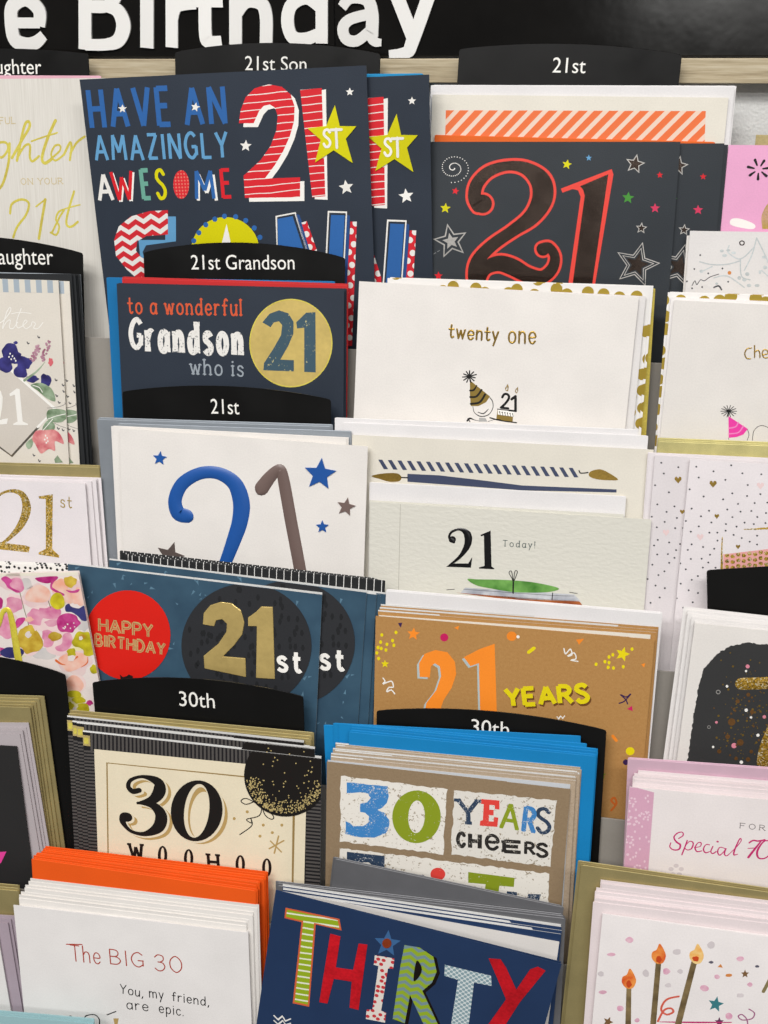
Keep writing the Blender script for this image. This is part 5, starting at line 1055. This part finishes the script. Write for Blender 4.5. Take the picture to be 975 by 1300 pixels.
for p, w in (([(408, 572), (436, 552), (430, 532), (400, 538), (378, 565), (395, 595), (418, 612), (410, 640), (375, 644), (352, 625), (358, 600)], [7, 8, 7, 8, 9, 12, 12, 10, 9, 8, 7]),
             ([(462, 585), (448, 625), (428, 675)], 9), ([(452, 615), (478, 590), (500, 600), (490, 635), (465, 645), (448, 635)], [5, 6, 9, 9, 7, 6]),
             ([(508, 630), (545, 622), (550, 600), (530, 600), (512, 630), (525, 655), (555, 650)], [6, 6, 8, 6, 9, 9, 6]), ([(602, 612), (580, 612), (565, 640), (578, 662), (605, 655)], [8, 6, 9, 9, 6]),
             ([(625, 622), (612, 655), (625, 668), (645, 655)], 8), ([(700, 635), (670, 628), (655, 655), (668, 678), (695, 655), (708, 635), (698, 670), (712, 682), (732, 668)], [7, 6, 9, 8, 6, 8, 9, 7, 5]),
             ([(735, 665), (780, 620), (805, 585), (795, 575), (765, 640), (758, 675), (782, 672)], [5, 6, 6, 8, 10, 10, 6]), ([(855, 600), (880, 585), (915, 588), (955, 580)], [9, 11, 12, 10]), ([(930, 590), (890, 640), (850, 692)], [9, 14, 15]), ([(848, 635), (900, 632)], 6),
             ([(1000, 590), (950, 590), (908, 650), (915, 695), (960, 695), (1010, 650), (1020, 610), (1000, 590)], [9, 9, 14, 12, 9, 13, 12, 9])): i.stroke(p, w)
i.circ(655, 592, 8, 6); i.done()
i = c.ink('faint_blossom', paper('blossom_faint', '#d9cfd0', .5), 1)
for a in range(5): q = a*math.tau/5-1.57; i.circ(392+34*math.cos(q), 775+30*math.sin(q), 17, 13, 10)
i.done()

# ================================================================== ROW 5
stack('envelope', GOLDE, 5, .0095, (-200, 1112), (24, 1131), 3, 0, 3.6, 'antique gold envelope', 'low at left edge beside the orange envelopes', 'envelope', 'low antique gold envelopes at left edge', kind='env', jit=(.8, .4))
stack('greeting_card', paper('mauve_grey_card', '#a99aa4', .5), 5, .0145, (-190, 1160), (10, 1172), 3, 4, 4.5, 'mauve grey card edge', 'low left beside The BIG 30 card', 'greeting card', 'mauve grey card edges at left', jit=(.5, .4), dt=.0015)
c = Card('greeting_card', 'folded_card', WHITE2, 5, .0165, (-200, 1168), (-4, 1180), 'white card edge at the left margin beside The BIG 30 card', 'greeting card')
stack('greeting_card', paper('aqua_card', '#9cc0c4', .5), 6, .0130, (-150, 1276), (118, 1300), 3, 2, 3.2, 'pale aqua card edge', 'at the bottom left corner', 'greeting card', 'pale aqua card edges at bottom left', jit=(2, .4), dt=.0012)

# The BIG 30
ORE2 = paper('vivid_orange_envelope', '#ee5a12', 0.6)
stack('envelope', ORE2, 5, .0118, (40, 1090), (325, 1131), 9, 2.1, 2.0, 'vivid orange envelope', 'behind The BIG 30 card', 'envelope', 'vivid orange envelopes behind The BIG 30 card', kind='env', jit=(1.5, .6), dt=.0009, dr=-1.0)
stack('greeting_card', WHITE, 5, .0152, (24, 1140), (313, 1176), 7, 2.6, 4.2, 'white card edge', 'behind The BIG 30 card', 'greeting card', 'white card edges behind The BIG 30 card', jit=(1.6, .8), dt=.0005, gap=.0002, dr=-.4)
c = Card('greeting_card', 'folded_card', WHITE2, 5, .0168, (17, 1149), (315, 1184), 'white card handwritten The BIG 30, You my friend are epic', 'greeting card', gap=.0018)
c.view(0, 1040, 2.868)
RR = paper('brick_red_pen', '#b2402f', .5)
i = c.ink('red_handwriting', RR, 1); i.hand('The', (262, 515), (366, 527), 62, 4); i.stroke([(242, 455), (298, 456)], 4, False); i.hand('BIG', (403, 526), (524, 540), 56, 4); i.hand('30', (566, 550), (664, 560), 62, 4); i.done()
i = c.ink('black_handwriting', BLACKP, 1); i.hand('You,', (438, 632), (520, 648), 34, 3.5); i.hand('my', (545, 648), (595, 655), 36, 3.5); i.hand('friend,', (628, 660), (760, 680), 34, 3.5); i.hand('are', (463, 690), (540, 698), 36, 3.5); i.hand('epic.', (580, 703), (668, 716), 36, 3.5); i.done()
i = c.ink('doodle_lines', BLACKP, 1); i.stroke([(305, 728), (315, 715), (345, 712), (362, 730), (360, 760)], 4); i.stroke([(390, 712), (422, 700)], 4, False); i.circ(256, 720, 6); i.done(); c.ink('doodle_glass', TAN, 1).poly([(413, 725), (432, 725), (428, 748), (417, 748)]).done()

# THIRTY
PE1 = PEWT
stack('envelope', PE1, 5, .0068, (425, 1090), (716, 1152), 2, -1, 3, 'pewter grey envelope with steep slant', 'above the THIRTY card', 'envelope', 'steeply slanted pewter envelopes above THIRTY', kind='env', jit=(1, .6))
stack('envelope', PE1, 5, .0098, (352, 1124), (718, 1166), 3, -1, 3, 'pewter grey envelope', 'behind the THIRTY cards', 'envelope', 'pewter envelopes behind the THIRTY cards', kind='env', jit=(1, .6))
DNV = paper('royal_navy_card', '#23395d', .5, .1, 1200, .3)
stack('greeting_card', DNV, 5, .0128, (358, 1134), (712, 1186), 3, 0, 4.5, 'navy card edge with pale page', 'behind the THIRTY card', 'greeting card', 'navy card edges behind the THIRTY card', liner=.0012, jit=(1, .5), dt=.001)
stack('greeting_card', WHITE, 5, .0136, (352, 1131), (710, 1196), 1, 0, 0, 'white inner page', 'fanning out behind the front THIRTY card', 'greeting card', None)
c = Card('greeting_card', 'folded_card', DNV, 5, .0163, (350, 1130), (713, 1224), 'navy card with big patterned THIRTY letters', 'greeting card', gap=.0016, tilt=6)
c.view(320, 1080, 2.8676)
T1 = [(122, 207), (318, 248), (326, 290), (232, 268), (208, 568), (148, 555), (180, 260), (118, 245)]
i = c.ink('letter_outline', paper('coral_outline_print', '#e06a3c'), 1); i.poly(T1); i.done()
i = c.ink('striped_letter', stripes('lime_white_stripes', '#f0f0d8', '#9ab41e', .0052, .25, RAD(82), .3), 2); i.poly([(128, 214), (312, 253), (318, 283), (226, 262), (203, 560), (155, 550), (187, 255), (124, 240)]); i.done()
RG = foil('red_glitter_foil', '#e01a28', .4, .4, 500, .35, .3)
c.ink('red_letter', RG, 1).poly([(285, 302), (322, 312), (305, 425), (368, 434), (388, 338), (420, 342), (388, 578), (355, 570), (363, 475), (298, 465), (275, 555), (245, 550)], h=.0003).done()
c.ink('spotted_letter', dots('red_spots_on_cream', '#ece4da', '#cf3a40', .0046, .3, .5, .8), 1).poly([(447, 380), (518, 392), (514, 430), (495, 428), (470, 582), (488, 590), (484, 626), (414, 612), (417, 578), (438, 578), (460, 420), (443, 415)]).done()
c.ink('blue_star', paper('steel_blue_print', '#3e6a9c'), 1).star(492, 338, 50, .1).done(); c.ink('orange_gem', foil('orange_gem_foil', '#c8572e', .3, .6), 2).circ(491, 336, 17, 17, 12, h=.0005).done()
R1 = [(555, 343), (610, 352), (660, 385), (672, 440), (655, 480), (620, 510), (678, 635), (625, 632), (575, 525), (556, 628), (512, 612), (540, 420)]
c.ink('letter_shadow', DARKF, 1).poly(R1, dx=12, dy=6).done(); c.ink('chevron_letter', chevron('lime_grey_chevron', '#9cb82a', '#7f9aa0', .0062, .0046, .55, 0, .45), 2).poly(R1).done(); c.ink('bronze_counter', DARKF, 14).poly([(598, 402), (612, 410), (618, 435), (605, 462), (588, 470)], True).done()
c.ink('checked_letter', dots('pale_check', '#dbe4e4', '#8aa4ac', .0026, .42, .5, 0, ang=.7), 1).poly([(702, 415), (870, 455), (872, 492), (808, 480), (785, 660), (720, 660), (750, 470), (700, 455)]).done()
c.ink('red_letter', RG, 1).poly([(862, 392), (905, 395), (925, 425), (962, 505), (1012, 432), (1040, 422), (1068, 436), (975, 550), (905, 660), (840, 660), (925, 540), (900, 480)], h=.0003).done()
i = c.ink('zigzag_motif', PRINTW, 1); i.stroke([(80, 600), (95, 615), (110, 602), (122, 620), (140, 612)], 5, False); i.stroke([(80, 618), (95, 632), (112, 618), (122, 634), (140, 628)], 5, False); i.done()

# candles card
stack('envelope', GOLDE, 5, .0090, (738, 1098), (1110, 1152), 3, -2.2, 2.8, 'antique gold envelope', 'behind the birthday candles card', 'envelope', 'antique gold envelopes behind the candles card', kind='env', jit=(2, .6))
stack('greeting_card', WPK, 5, .0145, (753, 1145), (1130, 1192), 7, 1.2, 4.6, 'white page edge', 'behind the birthday candles card', 'greeting card', 'white page edges behind the candles card', jit=(2.5, .8), dt=.0007, gap=.0003)
c = Card('greeting_card', 'folded_card', paper('soft_white_card', '#ece6e4', .5), 5, .0168, (765, 1160), (1140, 1212), 'white card with three lit birthday candles and confetti', 'greeting card', gap=.0022)
c.view(640, 1080, 2.91)
BRC = wash('bronze_candle_wash', '#5a4a30', '#8a7650', 100)
for pl in ([(452, 505), (470, 506), (468, 700), (446, 700)], [(560, 415), (580, 417), (556, 700), (534, 700)], [(692, 408), (713, 412), (655, 640), (640, 700), (615, 700)]): c.ink('candle', BRC, 2).poly(pl).done()
FO = wash('flame_orange_wash', '#d8501c', '#f09a48', 160); FY = wash('flame_yellow_wash', '#f0a848', '#f8dc98', 160)
for (x, y, m) in ((461, 475, FO), (571, 383, FO), (711, 383, FY)):
    i = c.ink('flame', m, 3); i.poly([(x+4, y-40), (x+22, y-12), (x+26, y+10), (x+14, y+32), (x-8, y+33), (x-25, y+14), (x-24, y-8), (x-8, y-18)], True); i.done()
i = c.ink('flame_cores', paper('burnt_flame_print', '#c8481c'), 14); i.blob(461, 492, 10, 13); i.blob(571, 400, 10, 13); i.blob(708, 398, 12, 10); i.done()
i = c.ink('pink_petals', wash('petal_pink_wash', '#d89ab4', '#e8c0cc', 200), 1)
for (x, y, a, b) in ((463, 329, 15, 11), (395, 383, 15, 6), (365, 522, 15, 7), (430, 583, 13, 11), (600, 446, 13, 12), (786, 466, 10, 8), (740, 508, 15, 12), (908, 494, 11, 8), (830, 612, 13, 12), (492, 626, 9, 8), (873, 399, 13, 9)): i.blob(x, y, a, b, 8, .15)
i.done(); i = c.ink('grey_petals', paper('petal_grey', '#d8cfd0'), 1)
for (x, y, a, b) in ((357, 455, 12, 9), (638, 373, 15, 10), (523, 452, 12, 15), (606, 497, 12, 9), (650, 446, 11, 8), (765, 347, 14, 13), (872, 534, 14, 8)): i.blob(x, y, a, b, 8, .15)
i.done(); c.ink('teal_star', paper('teal_star_print', '#3d8088'), 1).star(782, 567, 30, .2).done(); c.ink('brown_stars', paper('bronze_star_print', '#7a5a38'), 1).star(890, 455, 16).star(384, 632, 20, .4).done(); c.ink('plum_star', paper('plum_print', '#6a3a5c'), 1).star(795, 632, 18).done()
i = c.ink('orange_confetti', paper('apricot_print', '#d98a48'), 1); i.poly([(788, 430), (800, 418), (808, 432)]); i.blob(830, 460, 13, 6, 8, .1); i.done(); i = c.ink('grey_confetti', paper('slate_print', '#5c5a68'), 1); i.blob(765, 412, 9, 5, 8, .1); i.blob(935, 427, 8, 5, 8, .1); i.done()
i = c.ink('coral_streamer', paper('coral_streamer_print', '#d8604c'), 1); i.stroke([(645, 538), (600, 550), (580, 585), (600, 605), (625, 595), (615, 582), (590, 590), (568, 630)], 8); i.done()
i = c.ink('mauve_streamer', paper('mauve_streamer_print', '#a8688c'), 1); i.stroke([(905, 585), (925, 600), (915, 620), (880, 625), (865, 612), (878, 605), (895, 620), (900, 640)], 5); i.done(); c.ink('olive_stick', paper('olive_stick_print', '#8a7c54'), 1).stroke([(958, 520), (1000, 440)], 13).done(); c.ink('raspberry_smudge', SPK, 1).stroke([(575, 632), (700, 634), (840, 634)], [3, 7, 4]).done()
bpy.context.view_layer.update()
